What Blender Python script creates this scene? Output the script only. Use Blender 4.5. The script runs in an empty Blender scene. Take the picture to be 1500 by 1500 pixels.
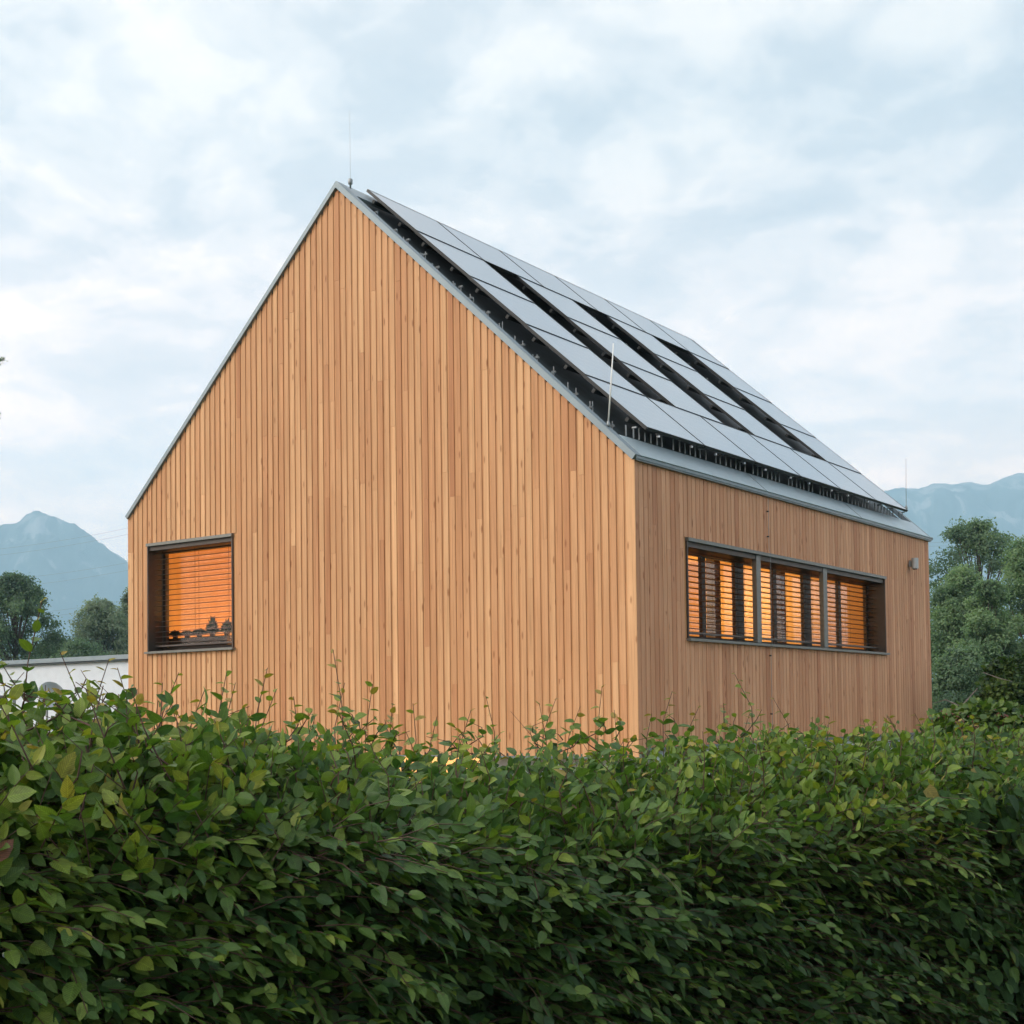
import bpy, math, random
import numpy as np
from mathutils import Vector, Matrix

S = bpy.context.scene
COL = S.collection
rnd = random.Random(11)
rng = np.random.default_rng(7)

# ------------------------------------------------------------------ camera
GZ = 1.217                                   # underside of the timber cladding above the ground
CAM = Vector((16.2992, -13.0642, 0.4326 + GZ))
RT = Vector((0.8119579, 0.58357601, -0.0127834)).normalized()
UP = Vector((0.03046884, -0.02050229, 0.99932543)).normalized()
FW = Vector((-0.58292025, 0.81179967, 0.03442788)).normalized()
F, CY = 2005.2, 972.2                        # focal length and principal row, in pixels of a 1500 px frame
cd = bpy.data.cameras.new('camera')
cam = bpy.data.objects.new('camera', cd); COL.objects.link(cam)
m = Matrix((RT, UP, -FW)).transposed().to_4x4(); m.translation = CAM
cam.matrix_world = m
cd.sensor_fit = 'HORIZONTAL'; cd.sensor_width = 36; cd.lens = F / 1500 * 36
cd.shift_y = (CY - 750) / 1500
cd.clip_start = 0.05; cd.clip_end = 40000
S.camera = cam

# ------------------------------------------------------------------ light
SUN_AZ, SUN_EL = math.radians(218), math.radians(30)      # azimuth from +y, clockwise
sd = Vector((math.sin(SUN_AZ) * math.cos(SUN_EL), math.cos(SUN_AZ) * math.cos(SUN_EL), math.sin(SUN_EL)))
sl = bpy.data.lights.new('sun', 'SUN'); sl.energy = 3.4; sl.angle = math.radians(40); sl.color = (1, .90, .76)
so = bpy.data.objects.new('sun', sl); COL.objects.link(so)
so.rotation_euler = sd.to_track_quat('Z', 'Y').to_euler()

world = bpy.data.worlds.new("World"); S.world = world; world.use_nodes = True
wt = world.node_tree; wt.nodes.clear()
def N(nt, typ, **kw):
    n = nt.nodes.new(typ)
    for k, v in kw.items():
        if k.startswith('i_'):
            key = k[2:]
            n.inputs[int(key) if key.isdigit() else key.replace('_', ' ')].default_value = v
        else: setattr(n, k, v)
    return n
def L(nt, a, b): nt.links.new(a, b)
def ramp(nt, pts, interp='LINEAR'):
    r = nt.nodes.new('ShaderNodeValToRGB'); r.color_ramp.interpolation = interp
    e = r.color_ramp.elements
    while len(e) < len(pts): e.new(0.5)
    for x, (p, c) in zip(e, pts):
        x.position = p; x.color = c if len(c) == 4 else (*c, 1)
    return r
sky = N(wt, 'ShaderNodeTexSky', sky_type='NISHITA', sun_disc=False, sun_elevation=SUN_EL, sun_rotation=SUN_AZ)
tc = N(wt, 'ShaderNodeTexCoord')
sep = N(wt, 'ShaderNodeSeparateXYZ'); L(wt, tc.outputs['Generated'], sep.inputs[0])
mz = N(wt, 'ShaderNodeMath', operation='MAXIMUM', i_1=0.0); L(wt, sep.outputs[2], mz.inputs[0])
az = N(wt, 'ShaderNodeMath', operation='ADD', i_1=0.22); L(wt, mz.outputs[0], az.inputs[0])
dx = N(wt, 'ShaderNodeMath', operation='DIVIDE'); L(wt, sep.outputs[0], dx.inputs[0]); L(wt, az.outputs[0], dx.inputs[1])
dy = N(wt, 'ShaderNodeMath', operation='DIVIDE'); L(wt, sep.outputs[1], dy.inputs[0]); L(wt, az.outputs[0], dy.inputs[1])
cv = N(wt, 'ShaderNodeCombineXYZ'); L(wt, dx.outputs[0], cv.inputs[0]); L(wt, dy.outputs[0], cv.inputs[1])
mp = N(wt, 'ShaderNodeMapping'); mp.inputs['Location'].default_value = (3.1, 1.7, 0); L(wt, cv.outputs[0], mp.inputs[0])
n1 = N(wt, 'ShaderNodeTexNoise', i_Scale=2.7, i_Detail=10.0, i_Roughness=0.58, i_Distortion=0.5); L(wt, mp.outputs[0], n1.inputs['Vector'])
n2 = N(wt, 'ShaderNodeTexNoise', i_Scale=7.5, i_Detail=9.0, i_Roughness=0.58, i_Distortion=0.4); L(wt, mp.outputs[0], n2.inputs['Vector'])
mx = N(wt, 'ShaderNodeMix', data_type='FLOAT', i_0=0.38); L(wt, n1.outputs[0], mx.inputs[2]); L(wt, n2.outputs[0], mx.inputs[3])
CK = 7.2
cr = ramp(wt, [(0.36, (.60, .62, .70)), (0.455, (.75, .75, .81)), (0.515, (.96, .92, .945)), (0.57, (1.17, 1.08, 1.05)), (0.66, (1.30, 1.18, 1.12))], 'EASE')
L(wt, mx.outputs[0], cr.inputs[0])
# paler towards the horizon, as overcast air is
hz = N(wt, 'ShaderNodeMapRange', interpolation_type='SMOOTHSTEP'); hz.inputs[1].default_value = 0.02; hz.inputs[2].default_value = 0.34
hz.inputs[3].default_value = 0.6; hz.inputs[4].default_value = 0.0; L(wt, sep.outputs[2], hz.inputs[0])
hm = N(wt, 'ShaderNodeMix', data_type='RGBA'); L(wt, hz.outputs[0], hm.inputs[0]); L(wt, cr.outputs[0], hm.inputs[6]); hm.inputs[7].default_value = (1, 1, 1, 1)
# the bright band of clear light low over the horizon, warmed by the long path through air
hb_ = N(wt, 'ShaderNodeMapRange', interpolation_type='SMOOTHSTEP'); hb_.inputs[1].default_value = 0.0; hb_.inputs[2].default_value = 0.42
hb_.inputs[3].default_value = 1.0; hb_.inputs[4].default_value = 0.0; L(wt, sep.outputs[2], hb_.inputs[0])
hc_ = N(wt, 'ShaderNodeMix', data_type='RGBA'); L(wt, hb_.outputs[0], hc_.inputs[0]); hc_.inputs[6].default_value = (1, 1, 1, 1); hc_.inputs[7].default_value = (3.9, 2.75, 2.2, 1)
hv_ = N(wt, 'ShaderNodeMix', data_type='RGBA', blend_type='MULTIPLY', i_0=1.0); L(wt, hm.outputs[2], hv_.inputs[6]); L(wt, hc_.outputs[2], hv_.inputs[7])
sc_ = N(wt, 'ShaderNodeVectorMath', operation='SCALE'); sc_.inputs['Scale'].default_value = CK; L(wt, hv_.outputs[2], sc_.inputs[0])
# the clouds glow where the low sun stands behind them
dt = N(wt, 'ShaderNodeVectorMath', operation='DOT_PRODUCT'); dt.inputs[1].default_value = sd; L(wt, tc.outputs['Generated'], dt.inputs[0])
gr = N(wt, 'ShaderNodeMapRange', interpolation_type='SMOOTHSTEP'); gr.inputs[1].default_value = -0.5; gr.inputs[2].default_value = 1.0
gr.inputs[3].default_value = 0.0; gr.inputs[4].default_value = 1.0; L(wt, dt.outputs['Value'], gr.inputs[0])
gm = N(wt, 'ShaderNodeMix', data_type='RGBA'); L(wt, gr.outputs[0], gm.inputs[0]); gm.inputs[6].default_value = (1.03, 1.0, .94, 1); gm.inputs[7].default_value = (1.65, 1.50, 1.33, 1)
mu = N(wt, 'ShaderNodeMix', data_type='RGBA', blend_type='MULTIPLY', i_0=1.0); L(wt, sc_.outputs[0], mu.inputs[6]); L(wt, gm.outputs[2], mu.inputs[7])
sm = N(wt, 'ShaderNodeMix', data_type='RGBA', i_0=0.95); L(wt, sky.outputs[0], sm.inputs[6]); L(wt, mu.outputs[2], sm.inputs[7])
bg = N(wt, 'ShaderNodeBackground', i_Strength=0.1); L(wt, sm.outputs[2], bg.inputs[0])
wo = N(wt, 'ShaderNodeOutputWorld'); L(wt, bg.outputs[0], wo.inputs[0])

S.view_settings.view_transform = 'Standard'; S.view_settings.look = 'None'
S.view_settings.exposure = 0.68; S.view_settings.gamma = 1.0
S.render.engine = 'CYCLES'
S.cycles.max_bounces = 7; S.cycles.transparent_max_bounces = 12; S.cycles.volume_bounces = 1
S.cycles.caustics_reflective = False; S.cycles.caustics_refractive = False
S.cycles.use_denoising = True

# ------------------------------------------------------------------ helpers
def at(x, y, D):
    """point D metres in front of the camera on the ray through (x, y) of a 1500 px frame"""
    return CAM + (FW + RT * ((x - 750) / F) - UP * ((y - CY) / F)) * D
def tag(o, label=None, cat=None, group=None, kind=None):
    for k, v in (('label', label), ('category', cat), ('group', group), ('kind', kind)):
        if v: o[k] = v
    return o
def empty(name, loc, label, cat, group=None, rz=0):
    o = bpy.data.objects.new(name, None); o.location = loc; o.rotation_euler = (0, 0, rz); COL.objects.link(o)
    o.empty_display_size = .2
    return tag(o, label, cat, group)
def link(name, me, parent=None):
    o = bpy.data.objects.new(name, me); COL.objects.link(o)
    if parent is not None: o.parent = parent
    return o

class MB:
    """collects boxes, bars and tubes into one mesh, with a random value per piece"""
    def __init__(s): s.v = []; s.f = []; s.a = []
    def add(s, vs, fs, r=None):
        b = len(s.v); r = rnd.random() if r is None else r
        s.v += [tuple(v) for v in vs]; s.f += [tuple(b + i for i in f) for f in fs]; s.a += [r] * len(vs)
    def box(s, p, q, r=None):
        (x0, y0, z0), (x1, y1, z1) = p, q
        s.add([(x, y, z) for x in (x0, x1) for y in (y0, y1) for z in (z0, z1)],
              [(0, 1, 3, 2), (4, 6, 7, 5), (0, 4, 5, 1), (2, 3, 7, 6), (0, 2, 6, 4), (1, 5, 7, 3)], r)
    def hexa(s, c, r=None):     # 8 corners, ordered as in box()
        s.add(c, [(0, 1, 3, 2), (4, 6, 7, 5), (0, 4, 5, 1), (2, 3, 7, 6), (0, 2, 6, 4), (1, 5, 7, 3)], r)
    def prism(s, poly, d, r=None):   # polygon (3D points) extruded by vector d
        n = len(poly); d = Vector(d)
        vs = [Vector(p) for p in poly] + [Vector(p) + d for p in poly]
        s.add(vs, [tuple(range(n))[::-1], tuple(range(n, 2 * n))] + [(i, (i + 1) % n, n + (i + 1) % n, n + i) for i in range(n)], r)
    def tube(s, pts, rad, n=6, r=None, cap=True):
        pts = [Vector(p) for p in pts]; k = len(pts)
        rad = rad if isinstance(rad, (list, tuple)) else [rad] * k
        vs = []; ref = None
        for i, p in enumerate(pts):
            t = (pts[min(i + 1, k - 1)] - pts[max(i - 1, 0)]).normalized()
            if ref is None: ref = t.orthogonal().normalized()
            ref = (ref - t * ref.dot(t)).normalized(); bi = t.cross(ref)
            for j in range(n):
                a = 2 * math.pi * j / n
                vs.append(p + (ref * math.cos(a) + bi * math.sin(a)) * rad[i])
        fs = [(i * n + j, i * n + (j + 1) % n, (i + 1) * n + (j + 1) % n, (i + 1) * n + j) for i in range(k - 1) for j in range(n)]
        if cap: fs += [tuple(range(n))[::-1], tuple(range((k - 1) * n, k * n))]
        s.add(vs, fs, r)
    def lathe(s, prof, c, ax=(0, 0, 1), n=20, r=None):   # profile of (radius, height)
        ax = Vector(ax).normalized(); u = ax.orthogonal().normalized(); w = ax.cross(u); c = Vector(c)
        vs = [c + ax * h + (u * math.cos(2 * math.pi * j / n) + w * math.sin(2 * math.pi * j / n)) * ra for ra, h in prof for j in range(n)]
        k = len(prof)
        fs = [(i * n + j, i * n + (j + 1) % n, (i + 1) * n + (j + 1) % n, (i + 1) * n + j) for i in range(k - 1) for j in range(n)]
        s.add(vs, fs, r)
    def mesh(s, name, mat=None, smooth=False):
        me = bpy.data.meshes.new(name); me.from_pydata(s.v, [], s.f)
        at_ = me.attributes.new('rnd', 'FLOAT', 'POINT'); at_.data.foreach_set('value', s.a)
        if mat: me.materials.append(mat)
        if smooth: me.polygons.foreach_set('use_smooth', [True] * len(me.polygons))
        me.update(); return me
    def build(s, name, mat, parent=None, smooth=False, loc=None, bevel=0):
        if loc is not None:
            l = Vector(loc); s.v = [tuple(Vector(v) - l) for v in s.v]
        o = link(name, s.mesh(name, mat, smooth), parent)
        if loc is not None: o.location = loc
        if bevel:
            b = o.modifiers.new('bevel', 'BEVEL'); b.width = bevel; b.segments = 2; b.limit_method = 'ANGLE'
        return o

def np_mesh(name, V, Q, T, attrs, mat, smooth=True):
    """mesh straight from arrays: V (n,3), Q (m,4) quads, T (k,3) triangles, attrs {name: per-vertex}"""
    me = bpy.data.meshes.new(name)
    me.vertices.add(len(V)); me.vertices.foreach_set('co', np.ascontiguousarray(V, dtype=np.float32).ravel())
    nl = Q.size + T.size
    me.loops.add(nl); me.loops.foreach_set('vertex_index', np.concatenate([Q.ravel(), T.ravel()]).astype(np.int32))
    npol = len(Q) + len(T); me.polygons.add(npol)
    st = np.concatenate([np.arange(len(Q)) * 4, Q.size + np.arange(len(T)) * 3]).astype(np.int32)
    me.polygons.foreach_set('loop_start', st)
    me.polygons.foreach_set('use_smooth', np.full(npol, smooth))
    me.update(calc_edges=True); me.validate()
    for k, a in attrs.items():
        at_ = me.attributes.new(k, 'FLOAT', 'POINT'); at_.data.foreach_set('value', np.asarray(a, dtype=np.float32))
    me.materials.append(mat)
    return me

# ------------------------------------------------------------------ materials
def mat(name, col, rough=.6, metal=0, spec=.5, var=0, scale=8, bump=0, noise_stretch=None):
    m = bpy.data.materials.new(name); m.use_nodes = True; nt = m.node_tree
    b = nt.nodes['Principled BSDF']; b.inputs['Base Color'].default_value = (*col, 1)
    b.inputs['Roughness'].default_value = rough; b.inputs['Metallic'].default_value = metal
    b.inputs['Specular IOR Level'].default_value = spec
    if var or bump:
        t = N(nt, 'ShaderNodeTexCoord'); mpn = N(nt, 'ShaderNodeMapping'); L(nt, t.outputs['Object'], mpn.inputs[0])
        if noise_stretch: mpn.inputs['Scale'].default_value = noise_stretch
        n = N(nt, 'ShaderNodeTexNoise', i_Scale=scale, i_Detail=6.0, i_Roughness=.6); L(nt, mpn.outputs[0], n.inputs['Vector'])
        if var:
            r = ramp(nt, [(.3, tuple(c * (1 - var) for c in col)), (.7, tuple(min(1, c * (1 + var)) for c in col))])
            L(nt, n.outputs[0], r.inputs[0]); L(nt, r.outputs[0], b.inputs['Base Color'])
        if bump:
            bp = N(nt, 'ShaderNodeBump', i_Strength=bump, i_Distance=.01); L(nt, n.outputs[0], bp.inputs['Height']); L(nt, bp.outputs[0], b.inputs['Normal'])
    return m

def larch(name, lo, mid, hi):
    m = bpy.data.materials.new(name); m.use_nodes = True; nt = m.node_tree; b = nt.nodes['Principled BSDF']
    a = N(nt, 'ShaderNodeAttribute', attribute_name='rnd')
    base = ramp(nt, [(0.0, lo), (.22, mid), (.7, hi), (1.0, tuple(c * 1.12 for c in hi))]); L(nt, a.outputs['Fac'], base.inputs[0])
    t = N(nt, 'ShaderNodeTexCoord')
    off = N(nt, 'ShaderNodeVectorMath', operation='SCALE'); off.inputs[0].default_value = (13.7, 7.3, 31.0); L(nt, a.outputs['Fac'], off.inputs['Scale'])
    ad = N(nt, 'ShaderNodeVectorMath', operation='ADD'); L(nt, t.outputs['Object'], ad.inputs[0]); L(nt, off.outputs[0], ad.inputs[1])
    # long grain
    mp1 = N(nt, 'ShaderNodeMapping'); mp1.inputs['Scale'].default_value = (60, 60, 1.1); L(nt, ad.outputs[0], mp1.inputs[0])
    g = N(nt, 'ShaderNodeTexNoise', i_Scale=1.0, i_Detail=5.0, i_Roughness=.65, i_Distortion=.6); L(nt, mp1.outputs[0], g.inputs['Vector'])
    gr_ = ramp(nt, [(.30, (.66, .58, .50)), (.48, (.96, .94, .92)), (.7, (1.1, 1.1, 1.1))]); L(nt, g.outputs[0], gr_.inputs[0])
    m1 = N(nt, 'ShaderNodeMix', data_type='RGBA', blend_type='MULTIPLY', i_0=.75); L(nt, base.outputs[0], m1.inputs[6]); L(nt, gr_.outputs[0], m1.inputs[7])
    # slow variation along the board
    mp2 = N(nt, 'ShaderNodeMapping'); mp2.inputs['Scale'].default_value = (3, 3, .55); L(nt, ad.outputs[0], mp2.inputs[0])
    g2 = N(nt, 'ShaderNodeTexNoise', i_Scale=1.0, i_Detail=3.0); L(nt, mp2.outputs[0], g2.inputs['Vector'])
    gr2 = ramp(nt, [(.3, (.84, .78, .72)), (.7, (1.1, 1.1, 1.08))]); L(nt, g2.outputs[0], gr2.inputs[0])
    m2 = N(nt, 'ShaderNodeMix', data_type='RGBA', blend_type='MULTIPLY', i_0=.8); L(nt, m1.outputs[2], m2.inputs[6]); L(nt, gr2.outputs[0], m2.inputs[7])
    # knots
    mp3 = N(nt, 'ShaderNodeMapping'); mp3.inputs['Scale'].default_value = (9, 9, 2.6); L(nt, ad.outputs[0], mp3.inputs[0])
    vo = N(nt, 'ShaderNodeTexVoronoi', i_Scale=1.0, i_Randomness=1.0); L(nt, mp3.outputs[0], vo.inputs['Vector'])
    kr = ramp(nt, [(0.0, (.40, .28, .2)), (.09, (.62, .5, .42)), (.16, (1, 1, 1))]); L(nt, vo.outputs['Distance'], kr.inputs[0])
    m3 = N(nt, 'ShaderNodeMix', data_type='RGBA', blend_type='MULTIPLY', i_0=.85); L(nt, m2.outputs[2], m3.inputs[6]); L(nt, kr.outputs[0], m3.inputs[7])
    L(nt, m3.outputs[2], b.inputs['Base Color'])
    b.inputs['Roughness'].default_value = .62; b.inputs['Specular IOR Level'].default_value = .3
    bp = N(nt, 'ShaderNodeBump', i_Strength=.25, i_Distance=.004); L(nt, g.outputs[0], bp.inputs['Height']); L(nt, bp.outputs[0], b.inputs['Normal'])
    return m

def leaf_mat(name, stops, rough=.42, spec=.35, trans=.3, tcol=(1.3, 1.5, .5), vein=True):
    m = bpy.data.materials.new(name); m.use_nodes = True; nt = m.node_tree; b = nt.nodes['Principled BSDF']
    a = N(nt, 'ShaderNodeAttribute', attribute_name='rnd')
    base = ramp(nt, stops); L(nt, a.outputs['Fac'], base.inputs[0]); c = base.outputs[0]
    if vein:
        v = N(nt, 'ShaderNodeAttribute', attribute_name='along'); w = N(nt, 'ShaderNodeAttribute', attribute_name='across')
        # side veins run forward from the midrib
        ab = N(nt, 'ShaderNodeMath', operation='ABSOLUTE'); L(nt, w.outputs['Fac'], ab.inputs[0])
        su = N(nt, 'ShaderNodeMath', operation='MULTIPLY_ADD', i_1=-.35); L(nt, ab.outputs[0], su.inputs[0]); L(nt, v.outputs['Fac'], su.inputs[2])
        fr = N(nt, 'ShaderNodeMath', operation='MULTIPLY', i_1=62.0); L(nt, su.outputs[0], fr.inputs[0])
        si = N(nt, 'ShaderNodeMath', operation='SINE'); L(nt, fr.outputs[0], si.inputs[0])
        rr = ramp(nt, [(.0, (.86, .88, .84)), (.75, (1, 1, 1)), (1, (1.22, 1.2, 1.15))])
        mr = N(nt, 'ShaderNodeMapRange'); mr.inputs[1].default_value = -1; mr.inputs[2].default_value = 1; L(nt, si.outputs[0], mr.inputs[0]); L(nt, mr.outputs[0], rr.inputs[0])
        mm = N(nt, 'ShaderNodeMix', data_type='RGBA', blend_type='MULTIPLY', i_0=1.0); L(nt, c, mm.inputs[6]); L(nt, rr.outputs[0], mm.inputs[7])
        mid = ramp(nt, [(0, (1.35, 1.35, 1.2)), (.09, (1, 1, 1))]); L(nt, ab.outputs[0], mid.inputs[0])
        m4 = N(nt, 'ShaderNodeMix', data_type='RGBA', blend_type='MULTIPLY', i_0=1.0); L(nt, mm.outputs[2], m4.inputs[6]); L(nt, mid.outputs[0], m4.inputs[7]); c = m4.outputs[2]
        tn = N(nt, 'ShaderNodeTexCoord'); no = N(nt, 'ShaderNodeTexNoise', i_Scale=55.0, i_Detail=4.0, i_Roughness=.65); L(nt, tn.outputs['Object'], no.inputs['Vector'])
        nrp = ramp(nt, [(.30, (.62, .60, .50)), (.45, (.95, .95, .92)), (.7, (1.14, 1.12, 1.05))]); L(nt, no.outputs[0], nrp.inputs[0])
        m5 = N(nt, 'ShaderNodeMix', data_type='RGBA', blend_type='MULTIPLY', i_0=1.0); L(nt, c, m5.inputs[6]); L(nt, nrp.outputs[0], m5.inputs[7]); c = m5.outputs[2]
        bp = N(nt, 'ShaderNodeBump', i_Strength=.3, i_Distance=.002); L(nt, si.outputs[0], bp.inputs['Height']); L(nt, bp.outputs[0], b.inputs['Normal'])
    L(nt, c, b.inputs['Base Color']); b.inputs['Roughness'].default_value = rough; b.inputs['Specular IOR Level'].default_value = spec
    tr = N(nt, 'ShaderNodeBsdfTranslucent')
    tm = N(nt, 'ShaderNodeMix', data_type='RGBA', blend_type='MULTIPLY', i_0=1.0); L(nt, c, tm.inputs[6]); tm.inputs[7].default_value = (*tcol, 1); L(nt, tm.outputs[2], tr.inputs[0])
    ms = N(nt, 'ShaderNodeMixShader', i_0=trans); L(nt, b.outputs[0], ms.inputs[1]); L(nt, tr.outputs[0], ms.inputs[2])
    L(nt, ms.outputs[0], nt.nodes['Material Output'].inputs[0])
    return m

def glass_mat(name, tint=(.92, .95, .93)):
    m = bpy.data.materials.new(name); m.use_nodes = True; nt = m.node_tree; nt.nodes.remove(nt.nodes['Principled BSDF'])
    t = N(nt, 'ShaderNodeBsdfTransparent'); t.inputs[0].default_value = (*tint, 1)
    g = N(nt, 'ShaderNodeBsdfGlossy', i_Roughness=.02); f = N(nt, 'ShaderNodeLayerWeight', i_Blend=.5)
    po = N(nt, 'ShaderNodeMath', operation='POWER', i_1=4.5); L(nt, f.outputs['Facing'], po.inputs[0])
    mu_ = N(nt, 'ShaderNodeMath', operation='MULTIPLY_ADD', i_1=.85, i_2=.045); L(nt, po.outputs[0], mu_.inputs[0])
    ms = N(nt, 'ShaderNodeMixShader'); L(nt, mu_.outputs[0], ms.inputs[0]); L(nt, t.outputs[0], ms.inputs[1]); L(nt, g.outputs[0], ms.inputs[2])
    L(nt, ms.outputs[0], nt.nodes['Material Output'].inputs[0]); return m

M = dict(
    larch=larch('larch_boards', (.445, .208, .102), (.55, .288, .148), (.63, .375, .205)),
    larch_side=larch('larch_boards_red', (.46, .210, .118), (.56, .285, .165), (.64, .36, .22)),
    larch_dark=larch('larch_backing', (.52, .265, .125), (.55, .29, .14), (.58, .315, .155)),
    metal=mat('grey_sheet_metal', (.24, .30, .34), .42, .4, var=.08, scale=3),
    metal_light=mat('pale_sheet_metal', (.36, .45, .50), .42, .35, var=.06, scale=3),
    metal_edge=mat('grey_metal_trim', (.17, .215, .235), .4, .5, var=.08, scale=5),
    verge=mat('verge_sheet_metal', (.20, .255, .295), .5, .3, var=.06, scale=3),
    membrane=mat('dark_roof_membrane', (.055, .076, .090), .6, var=.3, scale=6),
    alu=mat('aluminium', (.55, .58, .6), .35, .9),
    dark_metal=mat('dark_anodised_frame', (.018, .021, .023), .45, .3),
    bronze=mat('brown_window_metal', (.075, .062, .055), .45, .3, var=.1, scale=20),
    grey_metal=mat('grey_window_metal', (.17, .175, .165), .42, .5, var=.1, scale=20),
    slat=mat('brown_blind_slat', (.085, .068, .06), .42, .2),
    cord=mat('blind_cord', (.05, .045, .04), .8),
    glass=glass_mat('window_glass'),
    render=mat('white_render', (.62, .68, .76), .85, var=.05, scale=4, bump=.2),
    interior=mat('spruce_panel', (.62, .39, .19), .6, var=.07, scale=2, noise_stretch=(6, 6, .6)),
    interior_dark=mat('dark_joinery', (.055, .028, .014), .6, var=.2, scale=5),
    soil=mat('soil', (.06, .045, .03), .95, var=.3, scale=30, bump=.6),
    white_metal=mat('white_painted_rod', (.78, .8, .8), .4),
    steel=mat('galvanised_steel', (.26, .29, .31), .45, .6),
    bark=mat('bark', (.07, .052, .04), .9, var=.35, scale=12, bump=.5, noise_stretch=(1, 1, .2)),
    twig=mat('reddish_twig', (.075, .038, .028), .75, var=.3, scale=30),
    plant=mat('houseplant', (.035, .05, .018), .6),
    pot=mat('dark_clay_pot', (.05, .025, .015), .8),
    dishgrey=mat('grey_dish', (.40, .44, .47), .35, .2),
    black=mat('black_plastic', (.02, .02, .022), .5),
    cable=mat('power_cable', (.25, .3, .34), .5),
    berry=mat('red_brown_berries', (.11, .025, .02), .5),
)
# solar glass: dark cells behind a glossy, slightly hazed cover
def solar_mat():
    m = bpy.data.materials.new('solar_glass'); m.use_nodes = True; nt = m.node_tree; b = nt.nodes['Principled BSDF']
    t = N(nt, 'ShaderNodeTexCoord')
    sp = N(nt, 'ShaderNodeSeparateXYZ'); L(nt, t.outputs['Object'], sp.inputs[0])
    fs_ = []
    for i in (0, 1):
        mu_ = N(nt, 'ShaderNodeMath', operation='MULTIPLY', i_1=6.2); L(nt, sp.outputs[i], mu_.inputs[0])
        fr = N(nt, 'ShaderNodeMath', operation='FRACT'); L(nt, mu_.outputs[0], fr.inputs[0])
        gt = N(nt, 'ShaderNodeMath', operation='GREATER_THAN', i_1=.035); L(nt, fr.outputs[0], gt.inputs[0]); fs_.append(gt)
    an = N(nt, 'ShaderNodeMath', operation='MULTIPLY'); L(nt, fs_[0].outputs[0], an.inputs[0]); L(nt, fs_[1].outputs[0], an.inputs[1])
    c = N(nt, 'ShaderNodeMix', data_type='RGBA'); L(nt, an.outputs[0], c.inputs[0]); c.inputs[6].default_value = (.30, .36, .42, 1); c.inputs[7].default_value = (.20, .27, .35, 1)
    L(nt, c.outputs[2], b.inputs['Base Color']); b.inputs['Roughness'].default_value = .30
    b.inputs['IOR'].default_value = 1.55; b.inputs['Coat Weight'].default_value = .6; b.inputs['Coat Roughness'].default_value = .12
    return m
M['solar'] = solar_mat()

# ------------------------------------------------------------------ ground, air and far land
def strip_ground():
    R_ = [0, 2, 4, 7, 11, 16, 24, 36, 55, 85, 140, 240, 420, 800, 1500, 2400, 3700, 6500]
    n = 96; vs = [(CAM.x, CAM.y, 0)]; fs = []
    for ri, r_ in enumerate(R_[1:]):
        for j in range(n):
            a = 2 * math.pi * j / n
            vs.append((CAM.x + r_ * math.cos(a), CAM.y + r_ * math.sin(a), 0))
    for j in range(n): fs.append((0, 1 + j, 1 + (j + 1) % n))
    for i in range(len(R_) - 2):
        for j in range(n):
            a, b = 1 + i * n + j, 1 + i * n + (j + 1) % n
            fs.append((a, a + n, b + n, b))
    me = bpy.data.meshes.new('ground'); me.from_pydata(vs, [], fs)
    g = mat('grass_ground', (.045, .075, .022), .95, var=.35, scale=1.5, bump=.6)
    me.materials.append(g); return tag(link('ground', me), kind='structure')
strip_ground()

hx, hy = math.cos(math.atan2(FW.y, FW.x)), math.sin(math.atan2(FW.y, FW.x))
def px_dir(x):      # horizontal direction of an image column
    d = FW + RT * ((x - 750) / F); return Vector((d.x, d.y, 0)).normalized()
from mathutils import noise as mn
def mountain_mat(name, forest, rock):
    m = bpy.data.materials.new(name); m.use_nodes = True; nt = m.node_tree; b = nt.nodes['Principled BSDF']
    t = N(nt, 'ShaderNodeTexCoord')
    mp_ = N(nt, 'ShaderNodeMapping'); mp_.inputs['Scale'].default_value = (.011, .011, .0035); L(nt, t.outputs['Object'], mp_.inputs[0])
    n = N(nt, 'ShaderNodeTexNoise', i_Scale=1.0, i_Detail=8.0, i_Roughness=.62, i_Distortion=.8); L(nt, mp_.outputs[0], n.inputs['Vector'])
    sp = N(nt, 'ShaderNodeSeparateXYZ'); L(nt, t.outputs['Object'], sp.inputs[0])
    hgt = N(nt, 'ShaderNodeMapRange'); hgt.inputs[1].default_value = 150; hgt.inputs[2].default_value = 1150; hgt.inputs[3].default_value = -.13; hgt.inputs[4].default_value = .09; L(nt, sp.outputs[2], hgt.inputs[0])
    ad = N(nt, 'ShaderNodeMath', operation='ADD'); L(nt, n.outputs[0], ad.inputs[0]); L(nt, hgt.outputs[0], ad.inputs[1])
    r = ramp(nt, [(.42, forest), (.50, tuple(c * 1.6 for c in forest)), (.58, rock)]); L(nt, ad.outputs[0], r.inputs[0])
    L(nt, r.outputs[0], b.inputs['Base Color']); b.inputs['Roughness'].default_value = .95; return m
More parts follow.
